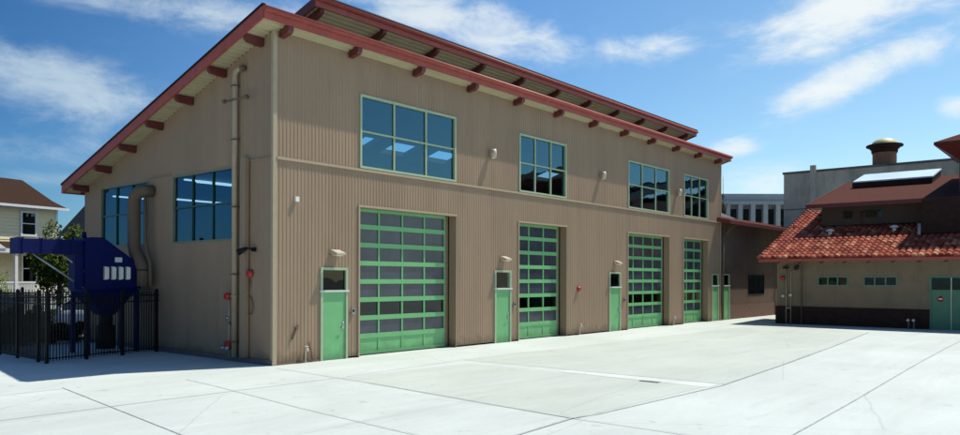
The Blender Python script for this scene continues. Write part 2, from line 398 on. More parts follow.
joint([(-8,-11.1),(-2.92,-11.0),(-1.27,-10.88),(-.54,-11.01),(4.54,-11.25),(10.4,-10.85),(17,-10.3),(26.5,-9.4)], .032, 'joint', .024)
joint([(-2,-14.4),(3.91,-14.19),(11.73,-13.84),(19.2,-13.57),(30,-13.3)], .03)
joint([(4.8,-3.0),(29,-3.55)], .02, 'joint_fine')
joint([(-.2,-3.45),(4.75,-3.0)], .02, 'joint_fine', .020)
d = MB(); d.box(3.96, 4.12, -9.9, -9.4, .005, .02)
o = d.build('drain_grate', M['concrete_cap']); tag(o, 'small dark drain grate set in the pale plaza concrete', 'drain grate')

# ------------------------------------------------------------------ corrugated siding
PITCH = .128
def prof(u):
    t = (u / PITCH) % 1.0
    if t < .40: return 0.
    if t < .52: return (t-.40)/.12*.009
    if t < .88: return .009
    return (1-t)/.12*.009
def ucuts(a, b):
    us = {a, b}; k = math.floor(a/PITCH)
    while k*PITCH < b:
        for t in (0, .40, .52, .88):
            u = (k+t)*PITCH
            if a < u < b: us.add(u)
        k += 1
    return sorted(us)
def corr(mb, a, b, z0, z1, put):     # z0,z1: number or function of u ; put(u, depth, z)
    f0 = z0 if callable(z0) else (lambda u: z0); f1 = z1 if callable(z1) else (lambda u: z1)
    us = ucuts(a, b)
    for u, w in zip(us, us[1:]):
        du, dw = prof(u+1e-6), prof(w-1e-6)
        mb.face([put(u, du, f0(u)), put(w, dw, f0(w)), put(w, dw, f1(w)), put(u, du, f1(u))])
def wall_cells(mb, a, b, z0, z1, holes, put):   # holes: (a,b,z0,z1)
    xs = sorted({a, b} | {h[0] for h in holes} | {h[1] for h in holes}); xs = [x for x in xs if a <= x <= b]
    for x0, x1 in zip(xs, xs[1:]):
        hs_ = sorted([(h[2], h[3]) for h in holes if h[0] <= x0+1e-6 and h[1] >= x1-1e-6])
        z = z0
        for (h0, h1) in hs_:
            if h0 > z: corr(mb, x0, x1, z, h0, put)
            z = max(z, h1)
        corr(mb, x0, x1, z, z1, put)

LX = 31.75; LY = 12.45; SL = .29
ZT = lambda y: 9.94 - SL*(y+.5)       # top of main roof
BAYS = [(3.19, 7.72, 4), (11.52, 14.91, 3), (20.37, 24.81, 4), (26.62, 29.83, 3)]
ZB = 4.74; ZW0, ZW1 = 5.98, 8.32; ZJ = 5.92
DOORS = [(1.68, 2.67), (10.0, 10.97), (18.6, 19.6), (30.45, 31.36)]
B = empty('workshop_building', (0, 0, 0), 'long two storey tan corrugated metal workshop with green garage doors and red eaves', 'building')
pf = lambda u, d, z: (u, -d, z)
ps = lambda u, d, z: (-d*.55 if d > 0 else -d, u, z)
holes = [(a, b, 0, ZB) for a, b, n in BAYS] + [(a, b, ZW0, ZW1) for a, b, n in BAYS] + [(a, b, 0, 2.78) for a, b in DOORS]
w = MB(); wall_cells(w, 0, LX, .06, 9.56, holes, pf)
w.box(0, 1.68, -.03, -.002, 0, .06)
w.build('front_wall', M['siding'], B)
SW = [(2.0, 5.63, 3.62, 5.85), (7.28, 10.99, 3.62, 5.85)]
w = MB(); wall_cells(w, 0, LY, .16, lambda u: ZT(u)-.26, SW, ps); w.build('side_wall', M['siding'], B)
w = MB(); w.box(0, LX, LY-.12, LY, 0, 5.9); w.box(LX-.1, LX, .01, LY-.13, 0, 5.9)
w.prism([(LX, 0.01, 5.9), (LX, LY-.13, 5.9), (LX, 0.01, 9.5)], (-.1, 0, 0)); w.build('rear_wall', M['siding'], B)
# inner lining so the rooms behind the glass read dark
w = MB(); w.box(.02, LX-.12, .34, LY-.14, .01, .03); w.build('floor', M['interior_floor'], B)
w = MB()
w.box(9, LX-.12, .46, 11.9, 5.55, 5.62); w.build('mezzanine', M['interior'], B)
# curb along the side wall
w = MB(); w.box(-.05, .03, 0, LY, 0, .16); w.build('base_curb', M['curb'], B)
# trims
w = MB(); w.box(-.035, .10, -.035, -.001, .02, 9.6); w.box(-.035, -.001, -.001, .07, .02, 9.55); w.build('corner_trim', M['siding_trim'], B)
w = MB(); w.box(LX-.09, LX+.02, -.035, -.001, .02, 9.56); w.build('corner_trim', M['siding_trim'], B)
w = MB(); w.box(.10, LX-.09, -.055, -.002, ZJ-.04, ZJ+.035); w.build('belt_trim', M['siding_trim'], B)
for (q0, q1) in ((.07, 1.12), (5.7, 7.2)):
    w = MB(); w.box(-.05, -.002, q0, q1, ZJ-.02, ZJ+.02); w.build('belt_trim', M['siding'], B)

# ---- roofs
HOLES = [(7.7, 8.5), (9.4, 10.9), (12.0, 13.7), (20.4, 22.1)]; HY0, HY1 = 4.85, 5.9
def roofslab(mb, x0, x1, y0, y1, zt, th):
    v = []
    for x in (x0, x1):
        for y in (y0, y1):
            v += [(x, y, zt(y)), (x, y, zt(y)-th)]
    mb.raw(v, [(0,4,6,2),(1,3,7,5),(0,2,3,1),(4,5,7,6),(0,1,5,4),(2,6,7,3)], False)
w = MB(); RX0, RX1, RY0, RY1 = -.60, 32.06, -.44, 12.9
roofslab(w, RX0, RX1, RY0, HY0, ZT, .2); roofslab(w, RX0, RX1, HY1, RY1, ZT, .2)
xs = [RX0] + [q for h in HOLES for q in h] + [RX1]
for a, b in zip(xs[0::2], xs[1::2]): roofslab(w, a, b, HY0, HY1, ZT, .2)
RF = w.build('roof', M['roof_metal'], B)
def deck(mb, x0, x1, y0, y1, zt, off, pitch=.2):      # corrugated decking, ribs run along X
    y = y0
    while y < y1:
        a = min(y+pitch*.5, y1); b_ = min(a+.02, y1); c = min(y+pitch-.02, y1); e = min(y+pitch, y1)
        for (p, dp, q, dq) in ((y,0,a,0),(a,0,b_,.045),(b_,.045,c,.045),(c,.045,e,0)):
            if q > p: mb.face([(x0,p,zt(p)-off+dp),(x1,p,zt(p)-off+dp),(x1,q,zt(q)-off+dq),(x0,q,zt(q)-off+dq)])
        y += pitch
w = MB(); deck(w, RX0, RX1, RY0, .0, ZT, .262); deck(w, RX0, 0, 0, RY1, ZT, .262); w.build('soffit', M['soffit'], B, fix=False)
# fascias
w = MB(); w.box(-.64, 32.1, -.50, -.44, 9.60, 9.86); w.tube([(-.66,-.53,9.86),(32.12,-.53,9.86)], .085, 10)
w.build('front_fascia', M['red_paint'], B)
def rake(mb, x0, x1, y0, y1, zt, h, up=.02):
    mb.prism([(x0,y0,zt(y0)+up),(x0,y1,zt(y1)+up),(x0,y1,zt(y1)-h),(x0,y0,zt(y0)-h)], (x1-x0,0,0))
w = MB(); rake(w, -.66, -.60, -.44, 12.95, ZT, .30); w.build('rake_fascia', M['red_paint'], B)
w = MB(); rake(w, -.69, -.58, -.46, 12.97, lambda y: ZT(y)+.03, 0.01, .05); w.build('rake_flashing', M['black'], B)
w = MB(); rake(w, 32.06, 32.12, -.44, 12.95, ZT, .30); w.build('rake_fascia', M['red_paint'], B)
w = MB(); w.box(-.60, 32.06, 12.9, 12.97, 5.74, 6.04); w.build('rear_fascia', M['red_paint'], B)
# beams under the eaves
for kx in range(12):
    X = .25 if kx == 0 else 2.8*kx
    z0 = ZT(-.22)-.262
    w = MB(); w.prism([(X-.085,-.03,z0-.0),(X-.085,-.47,z0+.07),(X-.085,-.47,z0-.12),(X-.085,-.40,z0-.19),(X-.085,-.03,z0-.25)], (.17,0,0))
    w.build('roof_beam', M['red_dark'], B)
for kk in range(7):
    Y = .52+1.93*kk; zt = ZT(Y)-.27
    w = MB(); w.prism([(-.03,Y-.08,zt),(-.60,Y-.08,zt),(-.60,Y-.08,zt-.12),(-.53,Y-.08,zt-.2),(-.03,Y-.08,zt-.24)], (0,.16,0))
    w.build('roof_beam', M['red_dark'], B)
# upper monitor roof
UY0, UY1, UX0, UX1 = 1.75, 4.5, 2.85, 32.2
ZU = lambda y: 11.72 - SL*(y-UY0)
w = MB(); roofslab(w, UX0+.05, UX1-.05, UY0+.06, UY1, ZU, .18); UR = w.build('upper_roof', M['roof_metal'], B)
w = MB(); deck(w, UX0+.05, UX1-.05, UY0+.06, UY1, ZU, .24); w.build('soffit', M['soffit'], B, fix=False)
w = MB(); w.box(UX0-.02, UX1+.02, UY0, UY0+.06, 11.40, 11.66); w.tube([(UX0-.04,UY0-.03,11.66),(UX1+.04,UY0-.03,11.66)], .08, 10)
w.build('front_fascia', M['red_paint'], B)
w = MB(); w.box(UX0-.02, UX1+.02, UY0-.09, UY0+.12, 11.752, 11.79); w.build('roof_flashing', M['roof_metal'], B)
w = MB(); rake(w, UX0-.02, UX0+.05, UY0+.06, UY1, ZU, .30); w.build('rake_fascia', M['red_dark'], B)
w = MB(); rake(w, UX1-.05, UX1+.02, UY0+.06, UY1, ZU, .30); w.build('rake_fascia', M['red_dark'], B)
w = MB(); w.box(UX0+.6, UX1-.6, 2.75, 2.85, 8.9, 11.2); w.box(UX0+.6, UX0+.7, 2.85, 4.1, 8.6, 11.0); w.box(UX1-.7, UX1-.6, 2.85, 4.1, 8.6, 11.0); w.box(UX0+.7, UX1-.7, 4.1, 4.2, 8.4, 10.85)
w.build('clerestory_wall', M['siding'], B)
for kx in range(1, 12):
    X = 2.8*kx + .35; z0 = ZU(2.2)-.24
    w = MB(); w.prism([(X-.085,2.75,z0-.16),(X-.085,UY0+.08,z0+.12),(X-.085,UY0+.08,z0-.04),(X-.085,UY0+.2,z0-.13),(X-.085,2.75,z0-.42)], (.17,0,0))
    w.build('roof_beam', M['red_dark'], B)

# ---- windows: generic on plane put(u, depth(in), z)
def window(a, b, z0, z1, nc, rails, put, parent, gm, fm, sm_, fw=.07, inset=.05, mw=.028):
    def bx(mb, u0, u1, d0, d1, za, zb):
        p = [put(u, -dd, z) for z in (za, zb) for (u, dd) in ((u0,d0),(u1,d0),(u1,d1),(u0,d1))]
        mb.raw(p, [(0,3,2,1),(4,5,6,7),(0,1,5,4),(1,2,6,5),(2,3,7,6),(3,0,4,7)], False)
    f = MB()
    bx(f, a, b, -.045, .10, z0, z0+fw); bx(f, a, b, -.045, .10, z1-fw, z1)
    bx(f, a, a+fw, -.043, .098, z0+fw, z1-fw); bx(f, b-fw, b, -.043, .098, z0+fw, z1-fw)
    wn = f.build('window', fm, parent)
    s2 = MB()
    for i in range(1, nc):
        u = a+(b-a)*i/nc; bx(s2, u-mw, u+mw, .0, .09, z0+fw, z1-fw)
    for zr in rails: bx(s2, a+fw, b-fw, .003, .087, zr-.026, zr+.026)
    s2.build('mullions', sm_, wn)
    g_ = MB()
    # each light of glass sits very slightly out of true, as real panes do
    zs = [z0+fw] + list(rails) + [z1-fw]
    for i in range(nc):
        for q in range(len(zs)-1):
            u0 = a+(b-a)*i/nc; u1 = a+(b-a)*(i+1)/nc; t = [random.uniform(-.006,.006) for _ in range(3)]
            qd = [put(u0, -.05+t[0], zs[q]), put(u1, -.05+t[1], zs[q]), put(u1, -.05+t[1]+t[2], zs[q+1]), put(u0, -.05+t[0]+t[2], zs[q+1])]
            g_.face(qd if put is pf else qd[::-1])       # glass faces outwards
    g_.build('glass', gm, wn, fix=False)
    return wn
for a, b, n in BAYS:
    window(a, b, ZW0, ZW1, 3, [7.16], pf, B, M['glass_tint'], M['frame_green'], M['frame_green'])
for (a, b, z0, z1) in SW:
    window(a, b, z0, z1, 3, [4.78], ps, B, M['glass_side'], M['sash_frame'], M['sash_green'], .06, .05, .017)
# ceiling strip lamps seen through the side windows
for kx, (x, y, z) in enumerate([(2.1, 7.0, 6.0), (2.0, 7.4, 5.32), (1.4, 11.0, 5.62), (4.6, 10.6, 6.45)]):
    l_ = MB(); l_.box(x-.95, x+.95, y-.06, y+.06, z-.05, z)
    o = l_.build('strip_lamp', M['lamp_strip'])
    tag(o, ['lit strip lamp hanging behind the near side window', 'deeper lit strip lamp behind the near side window', 'lit strip lamp behind the far side window', 'deepest lit strip lamp in the workshop ceiling'][kx], 'lamp', 'strip lamps under the workshop ceiling')

# ---- garage doors
for a, b, n in BAYS:
    D = .30
    w = MB()
    # reveals (jambs and head)
    w.face([(b, -.011, 0), (b, D, 0), (b, D, ZB), (b, -.011, ZB)]); w.face([(a, -.011, 0), (a, D, 0), (a, D, ZB), (a, -.011, ZB)])
    w.face([(a, -.011, ZB), (b, -.011, ZB), (b, D, ZB), (a, D, ZB)])
    w.box(b-.22, b-.002, D+.05, D+.12, 0, ZB-.003)
    w.build('door_reveal', M['siding'], B, fix=False)
    w = MB(); w.box(a-.07, b+.07, -.05, -.001, ZB+.001, ZB+.07); w.box(a-.06, a-.001, -.045, -.001, 0.03, ZB); w.build('door_trim', M['siding_trim'], B)
    w = MB(); w.box(b+.001, b+.05, -.042, -.001, 0.03, ZB); w.build('door_trim', M['siding'], B)
    x0, x1 = a+.02, b-.24; H = (ZB-.04)/8; rails = MB()
    for r_ in range(8):
        z = .04+H*r_
        hgt = .15 if r_ else .16
        rails.box(x0, x1, D-.03, D+.05, z-(.0 if r_ == 0 else .075), z+(.1 if r_ == 0 else .075))
    rails.box(x0, x1, D-.03, D+.05, ZB-.10, ZB-.003)
    for i in range(n+1):
        u = x0+(x1-x0)*i/n; wd = .032 if 0 < i < n else .05
        rails.box(max(u-wd, x0+.001), min(u+wd, x1-.001), D-.022, D+.048, .05, ZB-.05)
    gd = rails.build('garage_door', M['door_green'], B)
    w = MB(); w.box(x0+.01, x1-.01, D+.0, D+.03, .1, H); w.build('bottom_panel', M['door_green'], gd)
    w = MB(); w.box(x0+.01, x1-.01, D+.012, D+.024, H+.06, 2*H)
    for r_ in range(3, 8): w.box(x0+.01, x1-.01, D+.012, D+.024, r_*H+.04, (r_+1)*H+.04)
    w.build('frosted_panes', M['pane_frost'], gd)
    w = MB(); w.face([(x0+.01, D+.02, 2*H), (x1-.01, D+.02, 2*H), (x1-.01, D+.02, 3*H+.04), (x0+.01, D+.02, 3*H+.04)]); w.build('clear_panes', M['glass_dark'], gd)
    w = MB(); w.box(x0, x1, D-.02, D+.04, .0, .035); w.build('rubber_seal', M['rubber'], gd)

# ---- personnel doors
def pdoor(a, b, parent, dull=False, handle_right=True, gm=None):
    w = MB(); gm = M['door_green']
    w.box(a-.03, a+.05, -.05, .06, 0, 2.82); w.box(b-.05, b+.03, -.05, .06, 0, 2.82); w.box(a+.05, b-.05, -.048, .06, 2.74, 2.82)
    fr = w.build('door', M['frame_green'], parent)
    w = MB(); w.box(a-.06, b+.06, -.075, .055, 2.07, 2.13); w.build('lintel', M['lintel'], fr)
    w = MB(); w.box(a+.052, b-.052, -.01, .035, .015, 2.068); w.build('leaf', gm, fr)
    w = MB(); w.face([(a+.05, .02, 2.13), (b-.05, .02, 2.13), (b-.05, .02, 2.74), (a+.05, .02, 2.74)]); w.build('transom_glass', M['glass_dark'], fr)
    hx = b-.14 if handle_right else a+.14
    w = MB(); w.box(hx-.03, hx+.03, -.02, -.011, .92, 1.16); w.tube([(hx, -.02, .98), (hx, -.07, .98), (hx-.13, -.07, .96)], .014, 8)
    w.lathe((hx, -.011, 1.11), [(0,-.03),(.025,-.03),(.028,0)], 12, 'y'); w.build('handle', M['steel'], fr)
    for z in (.25, 1.05, 1.85):
        w = MB(); w.tube([(a+.05, -.02, z-.05), (a+.05, -.02, z+.05)], .012, 6); w.build('hinge', M['steel'], fr)
    return fr
for a, b in DOORS: pdoor(a, b, B)
# downpipe at the joint between buildings
w = MB(); w.tube([(31.93,-.10,5.7),(31.93,-.10,.05)], .05, 8)
for z in (1, 3, 5): w.box(31.87, 31.99, -.12, -.03, z-.02, z+.02)
w.build('downpipe', M['duct'], B)

# ---- wall lamps over the doors
def door_lamp(x, z, label):
    t = empty('wall_lamp', (x, -.03, z), label, 'wall lamp', 'wedge shaped lamps over the green doors')
    w = MB(); w.prism([(-.17,0,.10),(-.17,-.30,-.01),(-.17,-.30,-.06),(-.17,-.24,-.08),(-.17,0,-.08)], (.34,0,0)); w.build('housing', M['lamp_beige'], t)
    w = MB(); w.box(-.12,.12,-.22,-.04,-.10,-.081); w.build('diffuser', M['white'], t)
    return t
door_lamp(2.2, 3.27, 'beige wedge lamp above the leftmost green door, nearest the building corner')
door_lamp(10.5, 3.27, 'beige wedge lamp above the green door between the first two garage doors')
door_lamp(19.15, 3.27, 'beige wedge lamp above the green door beside the third garage door')
def up_lamp(x, z, label, i):
    t = empty('wall_lamp', (x, -.03, z), label, 'wall lamp', 'cylindrical lamps on the upper wall')
    w = MB(); w.box(-.06,.06,-.05,0,-.06,.10); w.build('bracket', M['lamp_beige'], t)
    w = MB(); w.tube([(0,-.16,-.17),(0,-.16,.0),(0,-.16,.16)], [.10,.115,.10], 14); w.build('housing', M['lamp_beige'], t)
    w = MB(); w.lathe((0,-.16,-.172), [(0,0),(.08,0),(.08,-.01)], 12); w.build('lens', M['white'], t)
up_lamp(9.69, 7.25, 'beige cylinder lamp high on the wall right of the largest upper window', 0)
up_lamp(17.76, 7.28, 'beige cylinder lamp high on the wall between the second and third upper windows', 1)
up_lamp(25.75, 7.21, 'beige cylinder lamp high on the wall between the two rightmost upper windows', 2)

# ---- small things on the front wall
w = MB(); w.box(.70,.82,-.10,-.027,4.72,4.86); o = w.build('sensor_box', M['white']); tag(o, 'small white box high on the wall near the building corner', 'sensor')
for x, lb in ((2.9,'card reader between the leftmost door and the largest garage door'), (11.2,'card reader between a door and the second garage door'), (19.95,'card reader beside the third garage door')):
    t = empty('card_reader', (x, -.027, 1.47), 'small grey '+lb, 'card reader', 'card readers by the garage doors')
    w = MB(); w.box(-.07,.07,-.05,0,-.09,.09); w.build('box', M['galv'], t)
    w = MB(); w.box(-.04,.04,-.056,-.05,-.03,.05); w.build('face', M['black'], t)
def bib(x, h, label, c='lamp_beige'):
    t = empty('hose_bib', (x, -.03, 0), label, 'hose tap', 'hose taps low on the front wall')
    w = MB(); w.tube([(0,-.05,.02),(0,-.05,h-.03),(0,-.05,h)], .022, 8); w.build('pipe', M[c], t)
    w = MB(); w.tube([(0,-.05,h),(0,-.12,h+.01),(0,-.17,h-.06)], .028, 8); w.lathe((0,-.09,h+.06), [(0,0),(.06,0),(.06,.02),(0,.02)], 12); w.build('tap', M['vent_white'], t)
bib(1.07, .42, 'pale hose tap on a short pipe near the building corner')
bib(15.94, .42, 'pale hose tap low on the wall right of the second garage door')
bib(25.28, .42, 'pale hose tap low on the wall between the third and fourth garage doors')
w = MB(); w.tube([(1.35,-.06,.05),(1.30,-.06,.3),(1.22,-.06,.5),(1.24,-.06,.62)], .018, 8); w.tube([(.62,-.05,.72),(.70,-.06,.9),(.75,-.07,1.05),(.82,-.06,1.12),(.80,-.05,.98)], .02, 8)
w.box(.72,.80,-.09,-.028,.98,1.08)
o = w.build('cable_outlet', M['duct']); tag(o, 'brown outlet with a dangling cable low on the wall near the corner', 'outlet')
def bell(loc, rot, label):
    t = empty('alarm_bell', loc, label, 'alarm bell', None, rot)
    w = MB(); w.lathe((0,0,0), [(.02,-.11),(.07,-.105),(.115,-.07),(.13,-.03),(.125,-.02),(.02,-.02)], 20, 'y'); w.build('gong', M['fire_red'], t)
    w = MB(); w.lathe((0,0,0), [(.06,-.03),(.06,0)], 12, 'y'); w.build('mount', M['galv'], t)
bell((15.88,-.028,2.04), 0, 'small round red alarm bell on the wall right of the second garage door')
bell((-.03,1.05,2.62), -pi/2, 'round red alarm bell on the shaded side wall near the corner')

# ---- side wall equipment
t = empty('riser_pipe', (-.12, 1.77, 0), 'tall beige riser pipe up the shaded side wall', 'pipe')
w = MB(); w.tube([(0,0,.15),(0,0,8.5),(0,-.03,8.6),(0,-.12,8.66),(0,-.35,8.66)], .085, 14); w.build('pipe', M['pipe_beige'], t)
for z in (.6, 2.6, 4.6, 6.6, 8.2):
    w = MB(); w.box(-.10,.11,-.10,.10,z-.02,z+.02); w.build('clamp', M['duct'], t)
w = MB(); w.tube([(-.10,.42,7.78),(-.10,-.75,7.74)], .028, 8); w.lathe((-.10,.42,7.78), [(0,-.04),(.06,-.04),(.06,.04),(0,.04)], 10, 'y'); w.lathe((-.10,-.75,7.74), [(0,-.04),(.07,-.04),(.07,.04),(0,.04)], 10, 'y'); w.build('cross_arm', M['duct'], t)
w = MB(); w.tube([(0,-.12,8.64),(-.02,-.45,8.60)], .05, 8); w.lathe((0,-.40,8.66), [(0,-.05),(.09,-.05),(.09,.05),(0,.05)], 12, 'y'); w.build('end_fitting', M['duct'], t)
w = MB(); w.box(-.05,.08,-.62,-.35,.16,6.0); w.build('trim_channel', M['siding'], t)
t = empty('fire_department_connection', (-.16, 1.98, 0), 'red and brass fire brigade connection low on the shaded side wall', 'fire connection')
w = MB(); w.tube([(0,0,.1),(0,0,2.05)], .035, 10); w.tube([(0,0,1.95),(0,-.35,1.95)], .045, 8); w.build('pipe', M['pipe_beige'], t)
w = MB(); w.lathe((-.08,0,1.95), [(0,-.05),(.10,-.05),(.11,0),(.10,.05),(0,.05)], 14, 'x'); w.tube([(-.02,-.1,1.95),(-.02,.16,1.95)], .06, 10); w.build('valve', M['fire_red'], t)
w = MB(); w.tube([(0,-.12,.48),(0,.12,.48)], .10, 12); w.box(-.08,.06,-.15,.15,.42,.62); w.build('body', M['fire_red'], t)
w = MB()
for y in (-.1, .12): w.tube([(-.05,y,.45),(-.2,y,.38)], .065, 10)
w.build('cap', M['steel'], t)
w = MB(); w.lathe((-.08,0,1.3), [(0,-.02),(.06,-.02),(.06,.02),(0,.02)], 12, 'x'); w.box(-.05,.04,-.05,.05,1.1,1.2); w.build('gauge', M['steel'], t)
w = MB(); w.tube([(-.05,1.05,2.45),(-.05,1.10,2.2),(-.05,1.22,2.02),(-.05,1.0,1.9),(-.05,.92,1.65),(-.05,1.0,1.45),(-.05,1.38,1.42),(-.05,1.42,1.2),(-.05,1.42,.2)], .018, 8)
o = w.build('conduit', M['duct']); tag(o, 'thin bent conduit running down the side wall from the red bell', 'conduit')
t = empty('side_wall_lamp', (-.03, .85, 3.32), 'small dark floodlight on the shaded side wall near the corner', 'floodlight')
w = MB(); w.box(-.08,0,-.06,.06,-.06,.06); w.tube([(-.06,0,0),(-.2,.1,.04),(-.26,.2,-.04)], .028, 8); w.build('arm', M['black'], t)
w = MB(); w.tube([(-.2,.12,.03),(-.33,.34,-.08)], [.05,.10], 12); w.build('head', M['black'], t)

# ---- exhaust duct on the side wall
t = empty('exhaust_duct', (-.4, 7.2, 0), 'beige bent exhaust duct rising beside the far side window', 'duct')
w = MB(); w.tube([(.37,-.25,5.45),(.05,-.22,5.45),(-.06,-.12,5.40),(-.10,.08,5.2),(-.10,.12,5.0),(-.10,.12,4.4),(-.10,.12,3.6),(-.08,.06,3.35),(-.04,-.15,3.1),(-.02,-.30,2.9),(.0,-.34,2.7),(.0,-.34,2.2)], .205, 18); w.build('pipe', M['duct'], t)
w = MB(); w.lathe((0,-.34,2.75), [(.19,-.015),(.225,-.015),(.225,.015),(.19,.015)], 18); w.build('flange', M['black'], t)
w = MB(); w.tube([(.1,-.28,5.3),(.1,-.28,3.7),(.1,-.42,3.3),(.1,-.62,3.0),(.1,-.66,2.2)], .06, 10); w.build('side_pipe', M['duct'], t)
w = MB(); w.tube([(-.3,.55,3.35),(-.2,.3,3.0),(-.1,.0,2.85),(0,-.4,2.8)], .045, 8); w.build('brace', M['black'], t)

# ---- dust collector
t = empty('dust_collector', (0, 7.0, 0), 'dark blue dust collector with hopper and long inlet box behind the picket fence', 'dust collector')
P = [(-2.2,2.05),(-2.2,3.70),(-2.02,3.80),(-1.65,3.80),(-.48,2.96),(-.44,2.2)]
w = MB(); w.prism([(x,0,z) for x,z in P], (0,1.25,0)); bd = w.build('body', M['blue'], t)
w = MB()
top = [(-2.2,0,2.05),(-.44,0,2.2),(-.44,1.25,2.2),(-2.2,1.25,2.05)]; bot = [(-1.55,.4,1.25),(-1.1,.4,1.25),(-1.1,.85,1.25),(-1.55,.85,1.25)]
w.raw(top+bot, [(0,1,5,4),(1,2,6,5),(2,3,7,6),(3,0,4,7),(4,5,6,7)], False); w.build('hopper', M['blue'], t)
w = MB(); w.box(-4.1,-2.202,.15,.75,3.25,3.68); w.box(-4.13,-4.05,.12,.78,3.22,3.71); w.box(-2.6,-2.5,.12,.78,3.22,3.71); w.build('inlet_box', M['blue'], t)
w = MB(); w.tube([(-1.3,.6,1.26),(-1.3,.6,.9)], [.2,.2], 14); w.tube([(-1.3,.6,.9),(-1.3,.6,.12)], .29, 18); w.build('dust_drum', M['black'], t)
for i in range(4):
    x = -1.66+.235*i
    w = MB(); w.prism([(x,-.005,2.42),(x+.15,-.06,2.45),(x+.15,-.06,2.83),(x,-.005,2.86)], (.012,-.004,0)); w.box(x,x+.15,-.02,-.004,2.42,2.86); w.build('louver', M['steel'], bd)
w = MB(); w.box(-1.28,-1.05,-.012,-.002,3.0,3.16); w.build('label_plate', M['white'], bd)
for (x, y) in ((-2.12,.06),(-.52,.06),(-2.12,1.19),(-.52,1.19)):
    w = MB(); w.box(x-.06,x+.06,y-.06,y+.06,.008,2.1); w.build('leg', M['blue'], t)
for (x, y) in ((-3.0,.2),):
    pass
w = MB(); w.tube([(-3.6,.45,3.24),(-2.15,.1,2.1)], .035, 8); w.build('brace', M['galv'], t)
w = MB(); w.tube([(-2.75,.45,3.24),(-2.15,.1,2.65)], .035, 8); w.build('brace', M['galv'], t)
w = MB(); w.box(-2.5,-2.2,.1,.6,2.1,3.2); w.build('control_cabinet', M['blue'], bd)
w = MB(); w.tube([(-2.05,.5,3.80),(-2.05,.5,3.98)], .07, 10); w.tube([(-2.4,.5,3.69),(-2.4,.5,3.84)], .04, 8); w.build('lifting_lug', M['blue'], t)

w = MB()
for x in (-2.2, -.46): w.box(x-.03, x+.03, -.03, -.003, 2.1, 2.9 if x > -1 else 3.7)
w.build('flange', M['blue'], bd)
for x in (-4.0, -3.45, -2.9):
    w = MB(); w.box(x, x+.04, .12, .78, 3.22, 3.71); w.build('stiffener', M['blue'], t)
# ---- picket fence
def fence(A, Bp, name, label, posts):
    A = Vector((*A, 0)); Bp = Vector((*Bp, 0)); d = Bp-A; Ln = d.length; a = math.atan2(d.y, d.x)
    t = empty(name, A, label, 'fence', 'black steel picket fence round the dust collector', a)
    H = 2.03; w = MB()
    for z in (.14, 1.72, 1.92): w.box(0, Ln, -.02, .02, z-.018, z+.018)
    n = int(Ln/.10)
    for i in range(1, n):
        x = Ln*i/n; w.box(x-.011, x+.011, -.011, .011, .06, H)
    w.build('fence_panel', M['black'], t)
    for x in posts:
        w = MB(); w.box(x-.04, x+.04, -.04, .04, 0, H+.06); w.lathe((x,0,H+.06), [(.055,0),(.03,.03),(0,.06)], 4); w.build('post', M['black'], t)
fence((-3.97,5.32), (-.08,6.42), 'picket_fence', 'black picket fence run facing the plaza in front of the dust collector', [0, 1.3, 2.6, 3.95])
fence((-3.97,5.45), (-3.95,13.0), 'picket_fence', 'black picket fence run going back from the corner post', [.5, 2.15, 3.7, 5.6, 7.5])
fence((-3.9,13.0), (-.05,13.0), 'picket_fence', 'black picket fence run closing the back of the enclosure', [.05, 1.9, 3.7])
fence((-14,13.0), (-4.05,13.0), 'picket_fence', 'black picket fence run along the kerb left of the enclosure', [.05, 2.5, 5, 7.5, 9.8])

# ------------------------------------------------------------------ connecting low building
C2 = empty('connecting_building', (32, 0, 0), 'low shaded tan building with sloping brown roof joining the two larger ones', 'building')
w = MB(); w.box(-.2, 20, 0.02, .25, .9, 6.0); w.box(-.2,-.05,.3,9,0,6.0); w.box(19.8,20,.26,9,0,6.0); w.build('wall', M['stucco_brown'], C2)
w = MB(); w.box(1.1, 20, -.01, .24, 0, .9); w.box(-.2, 0, -.01, .24, 0, .9); w.build('wainscot', M['brick_band'], C2)
w = MB(); w.prism([(-.75,-.75,6.02),(-.75,3.4,7.0),(-.75,8.9,5.8),(-.75,8.9,5.62),(-.75,3.4,6.82),(-.75,-.75,5.84)], (21.2,0,0)); w.build('roof', M['shingle'], C2)
w = MB(); w.box(-.8,20.5,-.83,-.752,5.80,6.0); w.prism([(-.82,-.75,6.04),(-.82,3.4,7.02),(-.82,3.4,6.78),(-.82,-.75,5.80)], (.06,0,0)); w.build('fascia', M['red_dark'], C2)
fr = pdoor(.05, 1.05, C2)
for (x0, x1) in ((4.3, 7.2),):
    w = MB(); w.box(x0,x1,-.01,.0,1.5,1.56); w.box(x0,x1,-.01,0,2.7,2.76)
    for i in range(4): w.box(x0+(x1-x0-.06)*i/3, x0+(x1-x0-.06)*i/3+.06, -.012, 0.001, 1.56, 2.7)
    wn = w.build('window', M['black'], C2)
    w = MB(); w.box(x0+.03,x1-.03,.004,.015,1.55,2.72); w.build('pane', M['glass_dark'], wn)
w = MB(); w.tube([(9.6,-.12,0),(9.6,-.12,2.4)], .06, 8); o = w.build('downpipe', M['duct'], C2)
w = MB(); w.box(2.0,2.25,-.06,.01,3.0,3.2); w.build('junction_box', M['duct'], C2)
w = MB(); w.tube([(.25,-.1,5.2),(.5,-.5,5.75),(.9,-.7,5.8)], .035, 8); w.build('gutter_elbow', M['duct'], C2)

